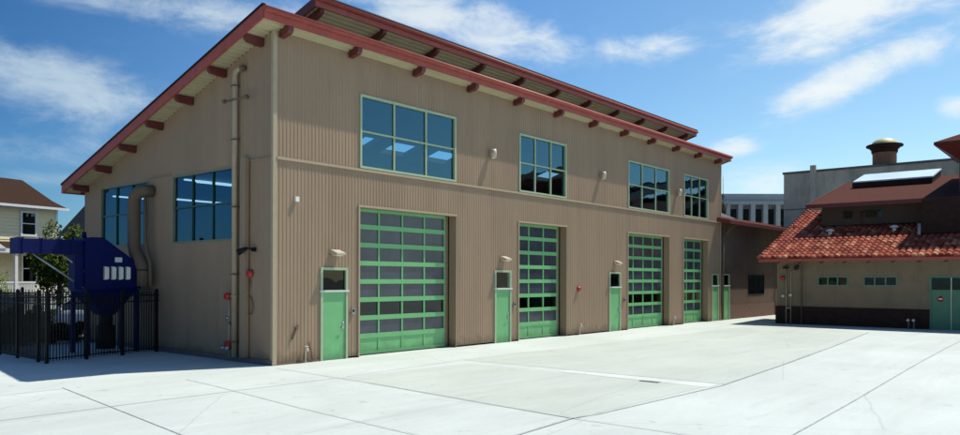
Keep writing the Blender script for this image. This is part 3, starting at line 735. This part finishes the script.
# ------------------------------------------------------------------ tile-roofed building on the right
T = empty('tile_roof_building', (31, -3.6, 0), 'shaded tan building with red clay tile roof and dark base board', 'building')
def TX(*a): return a   # world -> local helper below
ox, oy = 31, -3.6
def tb(mb, x0, x1, y0, y1, z0, z1): mb.box(x0-ox, x1-ox, y0-oy, y1-oy, z0, z1); return mb
YR = -21.
w = MB()
hol = [(-7.35,-5.8,2.15,2.67),(-9.7,-8.1,2.15,2.67)]
tb(w, 31, 31.3, -5.8, -3.61, 1.0, 3.95); tb(w, 31, 31.3, -8.1, -7.35, 1.0, 3.95); tb(w, 31, 31.3, -11.15, -9.7, 1.0, 3.95)
tb(w, 31, 31.3, -7.35, -5.8, 1.0, 2.15); tb(w, 31, 31.3, -7.35, -5.8, 2.67, 3.95); tb(w, 31, 31.3, -9.7, -8.1, 1.0, 2.15); tb(w, 31, 31.3, -9.7, -8.1, 2.67, 3.95)
tb(w, 31, 31.3, -13.0, -11.15, 2.68, 3.95); tb(w, 31, 31.3, YR, -13.0, 1.0, 3.95)
tb(w, 31.3, 39, -3.9, -3.61, 0, 4.0)
w.prism([(31.3-ox,-3.9-oy,4.0),(39-ox,-3.9-oy,4.0),(39-ox,-3.9-oy,6.8)], (0,.29,0))
w.build('wall', M['stucco'], T)
w = MB(); tb(w, 30.93, 31.28, -11.15, -3.55, 0, 1.0); tb(w, 30.93, 31.28, YR, -13.0, 0, 1.0); w.build('wainscot', M['dark_wood'], T)
for (y0, y1, z0, z1) in hol:
    w = MB(); tb(w, 30.97, 31.1, y0, y1, z0, z0+.06); tb(w, 30.97, 31.1, y0, y1, z1-.06, z1)
    for i in range(4):
        yy = y0+(y1-y0-.06)*i/3; tb(w, 30.972, 31.098, yy, yy+.06, z0+.06, z1-.06)
    wn = w.build('window', M['win_green'], T)
    w = MB(); tb(w, 31.04, 31.06, y0+.03, y1-.03, z0+.03, z1-.03); w.build('pane', M['skylight'] if False else M['glass_dark'], wn)
# double door
w = MB(); tb(w, 30.97, 31.1, -13.0, -12.92, 0, 2.68); tb(w, 30.97, 31.1, -11.23, -11.15, 0, 2.68); tb(w, 30.972, 31.098, -12.92, -11.23, 2.6, 2.68); tb(w, 30.972, 31.098, -12.92, -11.23, 1.94, 2.0)
dd = w.build('double_door', M['green_dull'], T)
w = MB(); tb(w, 31.0, 31.05, -12.06, -11.235, .02, 1.94); w.build('leaf', M['green_dull'], dd)
w = MB(); tb(w, 31.0, 31.05, -12.915, -12.1, .02, 1.94); w.build('leaf', M['green_dull'], dd)
w = MB(); tb(w, 30.95, 31.02, -12.10, -12.06, .02, 2.6); w.build('centre_post', M['lintel'], dd)
w = MB(); tb(w, 31.03, 31.05, -12.92, -11.23, 2.0, 2.6); w.build('transom_glass', M['glass_dark'], dd)
w = MB(); w.lathe((31.0-ox,-11.62-oy,1.54), [(0,-.015),(.14,-.015),(.14,0)], 20, 'x'); s1 = w.build('round_sign', M['fire_red'], dd)
w = MB(); tb(w, 30.976, 30.984, -11.70, -11.54, 1.51, 1.57); w.build('sign_bar', M['white'], dd)
# barrel tile roof
XE, ZE, TS = 30.1, 3.66, .37
def tiles(x0, x1, y0, y1):
    vs = []; fs = []; py = .3; ny = 6; course = .4
    xs_ = []
    x = x0
    while x < x1-1e-6:
        xs_ += [(x, .045), (min(x+course, x1), .0)]; x += course
    k0 = math.floor((y0-oy)/py); ys = []
    y = y1
    while y > y0:
        for j in range(ny): ys.append(y-py*j/ny)
        y -= py
    for (x, lift) in xs_:
        for y in ys:
            ph = ((y1-y)/py) % 1.0
            hgt = abs(math.sin(pi*ph))**.7*.10
            z = ZE+TS*(x-XE)+hgt+lift
            vs.append((x-ox, y-oy, z))
    n = len(ys)
    for i in range(len(xs_)-1):
        for j in range(n-1):
            fs.append((i*n+j, i*n+j+1, (i+1)*n+j+1, (i+1)*n+j))
    # closed barrel mouths at the eave
    m0 = len(vs)
    for y in ys: vs.append((x0-ox, y-oy, ZE-.02))
    for j in range(n-1): fs.append((j, j+1, m0+j+1, m0+j))
    return vs, fs
w = MB(); vs, fs = tiles(XE, 39.0, YR, -2.91); w.raw(vs, fs, False)
TR = w.build('tile_roof', M['tiles'], T)
w = MB(); w.prism([(XE+.05-ox, YR-oy, ZE-.03), (39-ox, YR-oy, ZE+TS*8.9-.03), (39-ox, YR-oy, ZE+TS*8.9-.15), (XE+.05-ox, YR-oy, ZE-.15)], (0, -2.95-YR, 0)); w.build('roof_deck', M['dark_wood'], T)
w = MB(); tb(w, 30.02, 30.07, YR, -2.93, ZE-.20, ZE-.03); w.prism([(XE-.03-ox,-2.95-oy,ZE-.02),(39-ox,-2.95-oy,ZE+TS*8.9-.02),(39-ox,-2.95-oy,ZE+TS*8.9-.2),(XE-.03-ox,-2.95-oy,ZE-.2)], (0,.06,0)); w.build('eave_board', M['red_paint'], T)
w = MB()
for i in range(23):
    x0 = XE+.39*i; w.tube([(x0-ox,-2.90-oy,ZE+TS*(x0-XE)+.07),(x0+.42-ox,-2.90-oy,ZE+TS*(x0+.42-XE)+.03)], [.11,.085], 8)
w.build('verge_tiles', M['tiles'], T)
y = -3.9
while y > -14:
    w = MB(); w.prism([(30.12-ox,y-.07-oy,ZE-.15),(31-ox,y-.07-oy,ZE-.15+.32),(31-ox,y-.07-oy,ZE-.38+.32),(30.12-ox,y-.07-oy,ZE-.30)], (0,.14,0)); w.build('rafter_tail', M['red_dark'], T)
    y -= 1.15
for (x, yy) in ((33.77,-5.68),(34.04,-8.94)):
    z = ZE+TS*(x-XE)
    w = MB(); w.tube([(x-ox,yy-oy,z),(x-ox,yy-oy,z+.28)], .11, 12); w.lathe((x-ox,yy-oy,z+.28), [(.24,-.02),(.24,.02),(.15,.10),(0,.13)], 14); w.build('roof_vent', M['vent_white'], T)
w = MB(); w.tube([(34.95-ox,-3.3-oy,5.3),(34.95-ox,-3.3-oy,5.85)], .05, 8); w.build('vent_pipe', M['duct'], T)
# upper storey
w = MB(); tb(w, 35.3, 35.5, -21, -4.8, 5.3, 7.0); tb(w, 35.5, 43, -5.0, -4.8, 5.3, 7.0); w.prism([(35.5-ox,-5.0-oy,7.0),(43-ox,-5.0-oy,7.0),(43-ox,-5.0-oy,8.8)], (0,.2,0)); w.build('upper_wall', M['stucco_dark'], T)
w = MB(); w.prism([(34.35-ox,-21-oy,6.90),(43.4-ox,-21-oy,9.16),(43.4-ox,-21-oy,8.98),(34.35-ox,-21-oy,6.72)], (0,16.78,0)); w.build('upper_roof', M['shingle'], T)
w = MB(); tb(w, 34.28, 34.348, -21, -4.2, 6.70, 6.93); w.prism([(34.28-ox,-4.218-oy,6.93),(43.4-ox,-4.218-oy,9.19),(43.4-ox,-4.218-oy,8.96),(34.28-ox,-4.218-oy,6.70)], (0,.05,0)); w.build('upper_fascia', M['red_dark'], T)
for (y0, y1) in ((-6.5,-6.0),(-8.1,-7.2)):
    w = MB(); tb(w, 35.26, 35.3, y0, y1, 6.1, 6.5); w.build('upper_window', M['glass_dark'], T)
w = MB(); w.tube([(35.1-ox,-7.05-oy,5.6),(35.1-ox,-7.05-oy,6.35)], .035, 8); w.lathe((35.1-ox,-7.05-oy,6.35), [(.0,-.08),(.12,-.05),(.12,.03),(0,.10)], 10); w.build('vent_cowl', M['red_dark'], T)
# projecting bay and its low parapet
w = MB(); tb(w, 33.3, 35.28, -21, -10.4, 4.3, 6.78); w.build('bay_wall', M['dark_wood'], T)
w = MB(); tb(w, 32.2, 33.28, -21, -10.0, 4.36, 4.60); w.build('parapet', M['red_dark'], T)
w = MB(); w.tube([(33.15-ox,-10.3-oy,4.62),(33.15-ox,-10.3-oy,5.5)], .09, 10); w.build('vent_pipe', M['galv'], T)
# skylight
w = MB()
zr = lambda x: 6.9+.25*(x-34.35)
sk = [(40.4,-5.1),(44.6,-5.1),(44.6,-9.75),(40.4,-9.75)]
bot_ = [(40.3,-5.25),(43.3,-5.25),(43.3,-9.75),(40.3,-9.75)]
lo = [(x-ox,y-oy,zr(x)+.02) for x,y in bot_]; hi = [(x-ox,y-oy,zr(x)+.38) for x,y in bot_]
w.raw(lo+hi, [(0,1,5,4),(1,2,6,5),(2,3,7,6),(3,0,4,7)], False)
skc = w.build('skylight', M['dark_wood'], T)
w = MB(); h2 = [(x-ox,y-oy,z_) for (x,y),z_ in zip([(40.25,-5.3),(43.2,-5.3),(43.2,-9.8),(40.25,-9.8)], (8.74,9.52,9.52,8.74))]
w.prism(h2, (0,0,.08)); w.build('glazing', M['skylight'], skc)
# pipes and meters on the facade
t = empty('pipe_manifold', (30.9, -4.2, 0), 'cluster of pipes with gauges and red bell near the left corner of the shaded facade', 'pipes')
w = MB(); w.tube([(0,.05,.05),(0,.05,3.3)], .035, 8); w.tube([(0,-.2,.05),(0,-.2,2.9),(0,-.5,3.0)], .03, 8); w.tube([(0,.05,.9),(0,-.2,.9)], .05, 8); w.build('pipe', M['pipe_beige'], t)
w = MB(); w.lathe((0,.24,2.57), [(0,-.08),(.11,-.07),(.13,0)], 14, 'x'); w.build('bell', M['fire_red'], t)
w = MB(); w.lathe((0,.22,1.56), [(0,-.06),(.08,-.06),(.08,0)], 12, 'x'); w.lathe((0,-.2,1.62), [(0,-.1),(.08,-.1),(.08,0)], 12, 'x'); w.build('gauge', M['vent_white'], t)
w = MB(); w.box(-.12,.0,-.1,.2,3.1,3.2); w.build('fitting', M['black'], t)
t = empty('facade_lamp', (30.98, -4.75, 3.2), 'small dark wall lamp under the tile eave near the corner', 'wall lamp')
w = MB(); w.box(-.06,0,-.08,.08,-.04,.1); w.build('bracket', M['black'], t)
w = MB(); w.tube([(-.05,0,.0),(-.28,0,-.05)], [.08,.14], 12); w.build('head', M['black'], t)
w = MB(); w.tube([(30.88,-4.98,.0),(30.88,-4.98,3.1),(30.3,-4.98,3.45)], .04, 8); o = w.build('downpipe', M['duct']); tag(o, 'slim brown downpipe on the shaded facade left of the windows', 'downpipe')
t = empty('standpipe', (30.6, -10.4, 0), 'low double standpipe with white caps against the dark base board', 'standpipe')
for dy in (.12, -.12):
    w = MB(); w.tube([(0,dy,0),(0,dy,.38),(-.1,dy,.45)], .04, 8); w.build('pipe', M['galv'], t)
    w = MB(); w.lathe((-.1,dy,.45), [(0,-.06),(.07,-.05),(.07,.04),(0,.05)], 10, 'x'); w.build('cap', M['vent_white'], t)

# ------------------------------------------------------------------ tower at the right edge
t = empty('tower', (38, -15, 0), 'dark tower with overhanging red hipped roof at the right edge', 'tower')
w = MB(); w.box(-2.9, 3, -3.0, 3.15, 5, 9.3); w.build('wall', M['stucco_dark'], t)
w = MB(); e0 = [(-4.0,-4.1,9.7),(4,-4.1,9.7),(4,4.12,9.7),(-4.0,4.12,9.7)]; e1 = [(-2.85,-2.9,8.95),(2.9,-2.9,8.95),(2.9,3.1,8.95),(-2.85,3.1,8.95)]
w.raw(e0+e1, [(0,1,5,4),(1,2,6,5),(2,3,7,6),(3,0,4,7),(4,5,6,7)], False); w.build('eave_soffit', M['red_dark'], t)
w = MB(); e2 = [(-4.05,-4.15,9.705),(4.05,-4.15,9.705),(4.05,4.17,9.705),(-4.05,4.17,9.705)]; e3 = [(x,y,9.85) for x,y,z in e2]
w.raw(e2+e3+[(0,0,11.7)], [(0,1,2,3),(0,1,5,4),(1,2,6,5),(2,3,7,6),(3,0,4,7),(4,5,8),(5,6,8),(6,7,8),(7,4,8)], False); w.build('roof', M['shingle'], t)

# ------------------------------------------------------------------ grey concrete hall behind
G2 = empty('concrete_hall', (48, 1.6, 0), 'tall weathered grey concrete hall with flat parapet behind the tile roof', 'building')
w = MB(); w.box(0, 14, -26, 0, 0, 10.7); w.build('wall', M['concrete_wall'], G2)
w = MB(); w.box(-.08, 14.1, -26, .08, 10.7, 10.86); w.build('parapet_cap', M['concrete_cap'], G2)
w = MB(); w.box(-.22, -.001, -2.42, -2.02, 0, 11.2); w.build('pilaster', M['concrete_wall'], G2)
w = MB(); w.box(-.05, -.001, -2.0, -.05, 7.9, 7.96); w.build('ledge', M['concrete_cap'], G2)
t = empty('roof_ventilator', (49.2, -5.25, 10.86), 'round brown rooftop ventilator with wide dark brim and yellow dome', 'ventilator')
w = MB(); w.lathe((0,0,0), [(.80,-.2),(.80,1.0),(.82,1.02)], 24); w.build('drum', M['copper_brown'], t)
w = MB(); w.lathe((0,0,0), [(.86,.95),(.90,1.25),(.98,1.27),(1.02,1.35),(1.22,1.42),(1.24,1.52),(1.2,1.56),(.0,1.58)], 24); w.build('brim', M['dark_wood'], t)
w = MB(); w.lathe((0,0,0), [(.90,1.56),(.82,1.76),(.6,1.94),(.3,2.04),(.0,2.06)], 24); w.build('dome', M['dome_yellow'], t)

# ------------------------------------------------------------------ far pale building
F = empty('pale_columned_building', (61, 11.5, 0), 'distant pale grey building with dark windows between white columns', 'building', None, math.atan2(6.88-11.06, 64.17-60.66))
w = MB(); w.box(-3, 12, 0, 10, 0, 10.4); w.build('wall', M['gray_roof'], F)
w = MB(); w.box(-3.3, 12.3, -.5, 10.3, 9.95, 10.25); w.box(-3.1, 12.1, -.3, 10.1, 10.25, 11.0); w.build('cornice', M['gray_far'], F)
w = MB(); w.box(-3, 12, -.08, -.001, 4, 7.7); w.build('lower_band', M['gray_far'], F)
for i in range(12):
    x = -2.4+1.25*i
    w = MB(); w.box(x-.22, x+.22, -.35, -.09, 4, 9.94); w.build('column', M['gray_far'], F)
    w = MB(); w.box(x+.32, x+.92, -.03, -.002, 7.75, 9.5); w.build('window', M['glass_dark'], F)
w = MB(); w.tube([(0,0,0),(0,0,2.1)], [.03,.012], 6); w.tube([(-.25,0,1.6),(.25,0,1.6)], .012, 5)
o = w.build('antenna_mast', M['gray_roof'], None, (61.5, 12.0, 10.9)); tag(o, 'thin antenna mast standing on the distant pale building', 'antenna')
t = empty('low_shed', (44, 5.5, 0), 'low pale roofed shed just beyond the connecting roof', 'shed')
w = MB(); w.box(-3,3,0,4,0,7.2); w.build('wall', M['gray_roof'], t)
w = MB(); w.prism([(-3.3,-.3,7.2),(3.3,-.3,7.2),(3.3,-.3,7.4),(-3.3,-.3,8.0)], (0,4.6,0)); w.build('roof', M['gray_far'], t)

# ------------------------------------------------------------------ foliage
def foliage(center, rad, n, size, clumps, zmin=None):
    w = MB(); cl = []
    for _ in range(clumps):
        while True:
            p = Vector((random.uniform(-1,1), random.uniform(-1,1), random.uniform(-1,1)))
            if .25 < p.length < 1: break
        cl.append((Vector((p.x*rad[0]*.8, p.y*rad[1]*.8, p.z*rad[2]*.8)), random.uniform(.22,.42)))
    for _ in range(n):
        c, rr = random.choice(cl); d = Vector((random.gauss(0,1), random.gauss(0,1), random.gauss(0,1))).normalized()*random.uniform(.5,1)
        p = Vector(center)+c+Vector((d.x*rad[0], d.y*rad[1], d.z*rad[2]))*rr
        a = Vector((random.gauss(0,1), random.gauss(0,1), random.gauss(0,1))).normalized()
        b = a.orthogonal().normalized()*size*random.uniform(.6,1.3); a = a*size*random.uniform(.35,.7)
        w.face([p-b*.5, p+a*.5, p+b*.5, p-a*.5])
    return w
def tree(loc, h, r, m, label, n=2600, size=.3, name='tree', group=None, trunkh=.4):
    t = empty(name, loc, label, 'tree', group)
    w = MB(); w.tube([(0,0,0),(.05,.03,h*.3),(-.05,.08,h*.55),(.05,0,h*.85)], [h*.03,h*.024,h*.016,h*.006], 8)
    for k_ in range(6):
        a = k_*1.1; z = h*(.35+.07*k_); w.tube([(0,0,z),(math.cos(a)*r*.4,math.sin(a)*r*.4,z+h*.1),(math.cos(a)*r*.7,math.sin(a)*r*.7,z+h*.22)], [h*.012,h*.008,h*.003], 6)
    w.build('trunk', M['bark'], t)
    w = foliage((0,0,h*(trunkh+1)/2), (r,r,h*(1-trunkh)/2), n, size, 26); w.build('crown', m, t, fix=False)
    return t
def shrub(loc, rad, m, label, n=900, size=.12, group='shrubs beyond the picket fence'):
    t = empty('shrub', loc, label, 'shrub', group)
    w = MB()
    for k_ in range(5):
        a = k_*1.26; w.tube([(0,0,0),(math.cos(a)*rad[0]*.5,math.sin(a)*rad[1]*.5,rad[2]*1.2)], [.03,.01], 5)
    w.build('stems', M['bark'], t)
    w = foliage((0,0,rad[2]), rad, n, size, 18); w.build('leaves', m, t, fix=False)
tree((45.75,5.75,0), 9.3, .75, M['leaf_dark'], 'dark evergreen tree peeking out behind the right end of the workshop', 2600, .22, trunkh=.5)
tree((5.2,28.5,0), 6.1, 1.6, M['leaf_mid'], 'green tree growing between the cream house and the workshop', 9000, .2, trunkh=.15)
tree((7.6,30.5,0), 5.6, 1.7, M['leaf_dark'], 'darker tree close behind the far corner of the workshop', 8000, .2, trunkh=.15)
shrub((2.9,31.8,0), (1.6,1.0,1.5), M['leaf_lime'], 'lime green shrub in front of the porch railing at the left edge', 1600, .14)
for i, (x, y) in enumerate([(-3.2,12.2),(-2.2,12.3),(-1.2,12.2),(-.5,12.35)]):
    shrub((x, y, 0), (.72,.55,.42), M['leaf_dark'], ['low dark shrub behind the fence, leftmost of its row','low dark shrub second from left behind the fence','low dark shrub third from left behind the fence','low dark shrub nearest the workshop behind the fence'][i], 2600, .12)
for i, (x, y) in enumerate([(-2.0,17.0),(-1.3,16.2),(-.55,15.6)]):
    shrub((x, y, 0), (.8,.7,.68), M['leaf_dark'], ['tall dark shrub at the left edge behind the fence','tall dark shrub second from the left edge','tall dark shrub just left of the white car'][i], 2600, .13)

# ------------------------------------------------------------------ cream house
a_h = R(12)
Hh = empty('cream_house', (9.68, 40.67, 0), 'cream two storey house with brown hipped roof and white porch', 'house', None, a_h)
w = MB()
zz = 0.9
w.box(-13, 0, 0, 6, 0, 7.45)
for i in range(30):
    z = .3+.24*i; w.prism([(-13,-.001,z),(-13,-.03,z),(-13,-.001,z+.22)], (13,0,0))
w.build('wall', M['cream'], Hh)
w = MB(); w.box(-.14,.03,-.05,-.035,0,7.45); w.box(-13,.03,-.06,-.031,7.2,7.45); w.build('white_trim', M['white'], Hh)
w = MB(); ev = [(-13.6,-.6,7.45),(.5,-.6,7.45),(.5,6.6,7.45),(-13.6,6.6,7.45)]; md = [(-12.6,.5,8.05),(-.02,.5,8.05),(-.02,5.5,8.05),(-12.6,5.5,8.05)]; rd = [(-10,3,9.75),(-.75,3,9.65)]
w.raw(ev+md+rd, [(0,1,5,4),(1,2,6,5),(2,3,7,6),(3,0,4,7),(4,5,9,8),(5,6,9),(6,7,8,9),(7,4,8),(0,3,2,1)], False); w.build('roof', M['brown_roof'], Hh)
w = MB(); w.box(-13.62,.52,-.66,-.601,7.33,7.5); w.build('gutter', M['white'], Hh)
def hwin(x0, x1, z0, z1):
    w = MB(); w.box(x0-.12,x1+.12,-.10,-.04,z0-.15,z0); w.box(x0-.12,x1+.12,-.10,-.04,z1,z1+.14); w.box(x0-.12,x0,-.098,-.04,z0,z1); w.box(x1,x1+.12,-.098,-.04,z0,z1); w.box(x0,x1,-.09,-.045,(z0+z1)/2-.03,(z0+z1)/2+.03)
    f = w.build('window', M['white'], Hh)
    w = MB(); w.box(x0,x1,-.06,-.035,z0,z1); w.build('pane', M['glass_dark'], f)
hwin(-2.55,-1.65,5.5,7.0); hwin(-2.5,-1.6,2.2,4.0); hwin(-6.5,-5.4,2.6,3.3); hwin(-6.3,-5.2,5.5,7.0)
w = MB(); w.prism([(-13,0,4.95),(-13,-2.4,4.35),(-13,-2.4,4.22),(-13,0,4.22)], (12.6,0,0)); w.build('porch_roof', M['brown_roof'], Hh)
w = MB(); w.box(-13,-.3,-2.46,-2.401,4.1,4.38); w.prism([(-7.8,-2.47,4.36),(-5.0,-2.47,4.36),(-6.4,-2.47,5.3)], (0,-.05,0)); w.build('porch_trim', M['white'], Hh)
w = MB(); w.box(-13,-.4,-2.4,-.05,1.0,1.2); w.box(-13,-.4,-2.35,-2.3,0,1.0); w.build('porch_floor', M['white'], Hh)
for x in (-.55,-4.3,-7.4,-10.4):
    w = MB(); w.box(x-.09,x+.09,-2.39,-2.21,1.2,4.1); w.build('porch_post', M['white'], Hh)
w = MB(); w.box(-13,-.5,-2.36,-2.26,2.1,2.2); w.box(-13,-.5,-2.34,-2.28,1.32,1.38)
for i in range(90): w.box(-.6-i*.135-.03,-.6-i*.135+.03,-2.33,-2.29,1.38,2.1)
w.build('railing', M['white'], Hh)
# grey house / roofs further back
t = empty('grey_house', (14.5, 52, 0), 'dark grey gabled roof far behind the trees at the workshop corner', 'house', None, math.atan2(-.766, .643))
w = MB(); w.box(0,8,0,8,0,6.3); w.build('wall', M['gray_far'], t)
w = MB(); w.prism([(-.4,-.3,6.1),(8.4,-.3,6.1),(4,-.3,10.9)], (0,8.6,0)); w.build('roof', M['slate'], t)
t = empty('dark_gabled_house', (9.6, 54.2, 0), 'steep grey gable with pale trim rising behind the cream house at the left edge', 'house', None, math.atan2(-.766, .643))
w = MB(); w.box(-12,-2.2,0,8,0,8.2); w.build('wall', M['gray_far'], t)
w = MB(); w.prism([(-12.4,-.4,8.0),(-1.9,-.4,8.0),(-5.2,-.4,11.2),(-7.2,-.4,13.2)], (0,9,0)); w.build('roof', M['slate'], t)
w = MB(); w.prism([(-1.8,-.42,8.0),(-1.8,-.42,8.25),(-7.2,-.42,13.5),(-7.2,-.42,13.2)], (0,-.1,0)); w.build('gable_trim', M['gray_far'], t)
# ------------------------------------------------------------------ cars
def car(loc, rz, m, label, L_=4.6, H_=1.72):
    t = empty('parked_car', loc, label, 'car', 'cars parked beyond the picket fence', rz)
    lo = [(-2.25,.35),(-2.28,.62),(-2.22,.92),(-1.2,1.02),(1.9,1.05),(2.22,.98),(2.28,.6),(2.22,.35)]
    # body: lofted side profile, bulged at mid height
    w = MB(); secs = [(-.86,.96),(-.91,1.0),(-.80,1.0),(.80,1.0),(.91,1.0),(.86,.96)]
    prof_ = [(-2.22,.30,.86),(-2.27,.55,.90),(-2.22,.85,.88),(-2.1,.95,.84),(-1.2,1.04,.80),(1.9,1.08,.80),(2.15,1.02,.84),(2.27,.8,.88),(2.28,.5,.90),(2.2,.30,.86)]
    n = len(prof_); vs = []
    for sgn in (-1, 1):
        for (x, z, hw) in prof_: vs.append((x, sgn*hw, z))
    fs = [tuple(range(n)), tuple(range(n, 2*n))] + [(i, (i+1) % n, n+(i+1) % n, n+i) for i in range(n)]
    w.raw(vs, fs, False); w.build('body', m, t)
    w = MB(); cab = [(-1.15,1.03,.80),(-.55,1.56,.66),(-.2,H_,.62),(1.5,H_,.62),(1.9,1.55,.66),(2.15,1.03,.80)]
    n = len(cab); vs = [(x, sg*hw, z) for sg in (-1, 1) for (x, z, hw) in cab]
    w.raw(vs, [tuple(range(n)), tuple(range(n, 2*n))] + [(i, (i+1) % n, n+(i+1) % n, n+i) for i in range(n)], False)
    w.build('windows', M['glass_dark_car'], t)
    w = MB(); w.box(-.3,1.65,-.60,.60,H_-.01,H_+.04)
    for sg in (-1, 1):
        for (x0, z0, x1, z1) in ((-1.12,1.05,-.25,H_),(.35,1.05,.4,H_),(1.3,1.05,1.3,H_),(2.12,1.05,1.62,H_)):
            w.tube([(x0,sg*.80,z0),(x1,sg*.63,z1)], .04, 6)
    w.build('roof', m, t)
    for (x, sg) in ((-1.4,-1),(-1.4,1),(1.45,-1),(1.45,1)):
        w = MB(); w.lathe((x,sg*.80,.33), [(.05,-.11),(.32,-.11),(.34,-.05),(.34,.05),(.32,.11),(.05,.11)], 20, 'y'); wh = w.build('wheel', M['rubber'], t)
        w = MB(); w.lathe((x,sg*.80,.33), [(0,-.115),(.19,-.115),(.20,0),(.19,.115),(0,.115)], 14, 'y'); w.build('rim', M['steel'], wh)
    for sg in (-1, 1):
        w = MB(); w.box(-2.29,-2.2,sg*.60-.16,sg*.60+.16,.68,.82); w.build('headlight', M['vent_white'], t)
        w = MB(); w.box(2.2,2.30,sg*.68-.1,sg*.68+.1,.75,.98); w.build('tail_light', M['fire_red'], t)
        w = MB(); w.box(-.95,-.8,sg*.93-.08,sg*.93+.08,1.05,1.18); w.build('mirror', m, t)
    return t
M['glass_dark_car'] = mat('car_glass', (.01,.012,.014), .08, .02, spec=.8)
ar = math.atan2(-.766, .643)
car((2.1,17.1,0.004), ar+.12, M['car_white'], 'white estate car parked behind the blue dust collector', H_=1.72)
car((-1.2,22.6,0.004), ar+.1, M['car_silver'], 'silver car parked at the left edge behind tall shrubs', H_=1.6)

# ------------------------------------------------------------------ render settings
S.view_settings.view_transform = 'Standard'; S.view_settings.look = 'None'; S.view_settings.exposure = .0; S.view_settings.gamma = 1
S.view_settings.use_curve_mapping = False
S.render.engine = 'CYCLES'
S.cycles.max_bounces = 8; S.cycles.transparent_max_bounces = 8; S.cycles.use_denoising = True
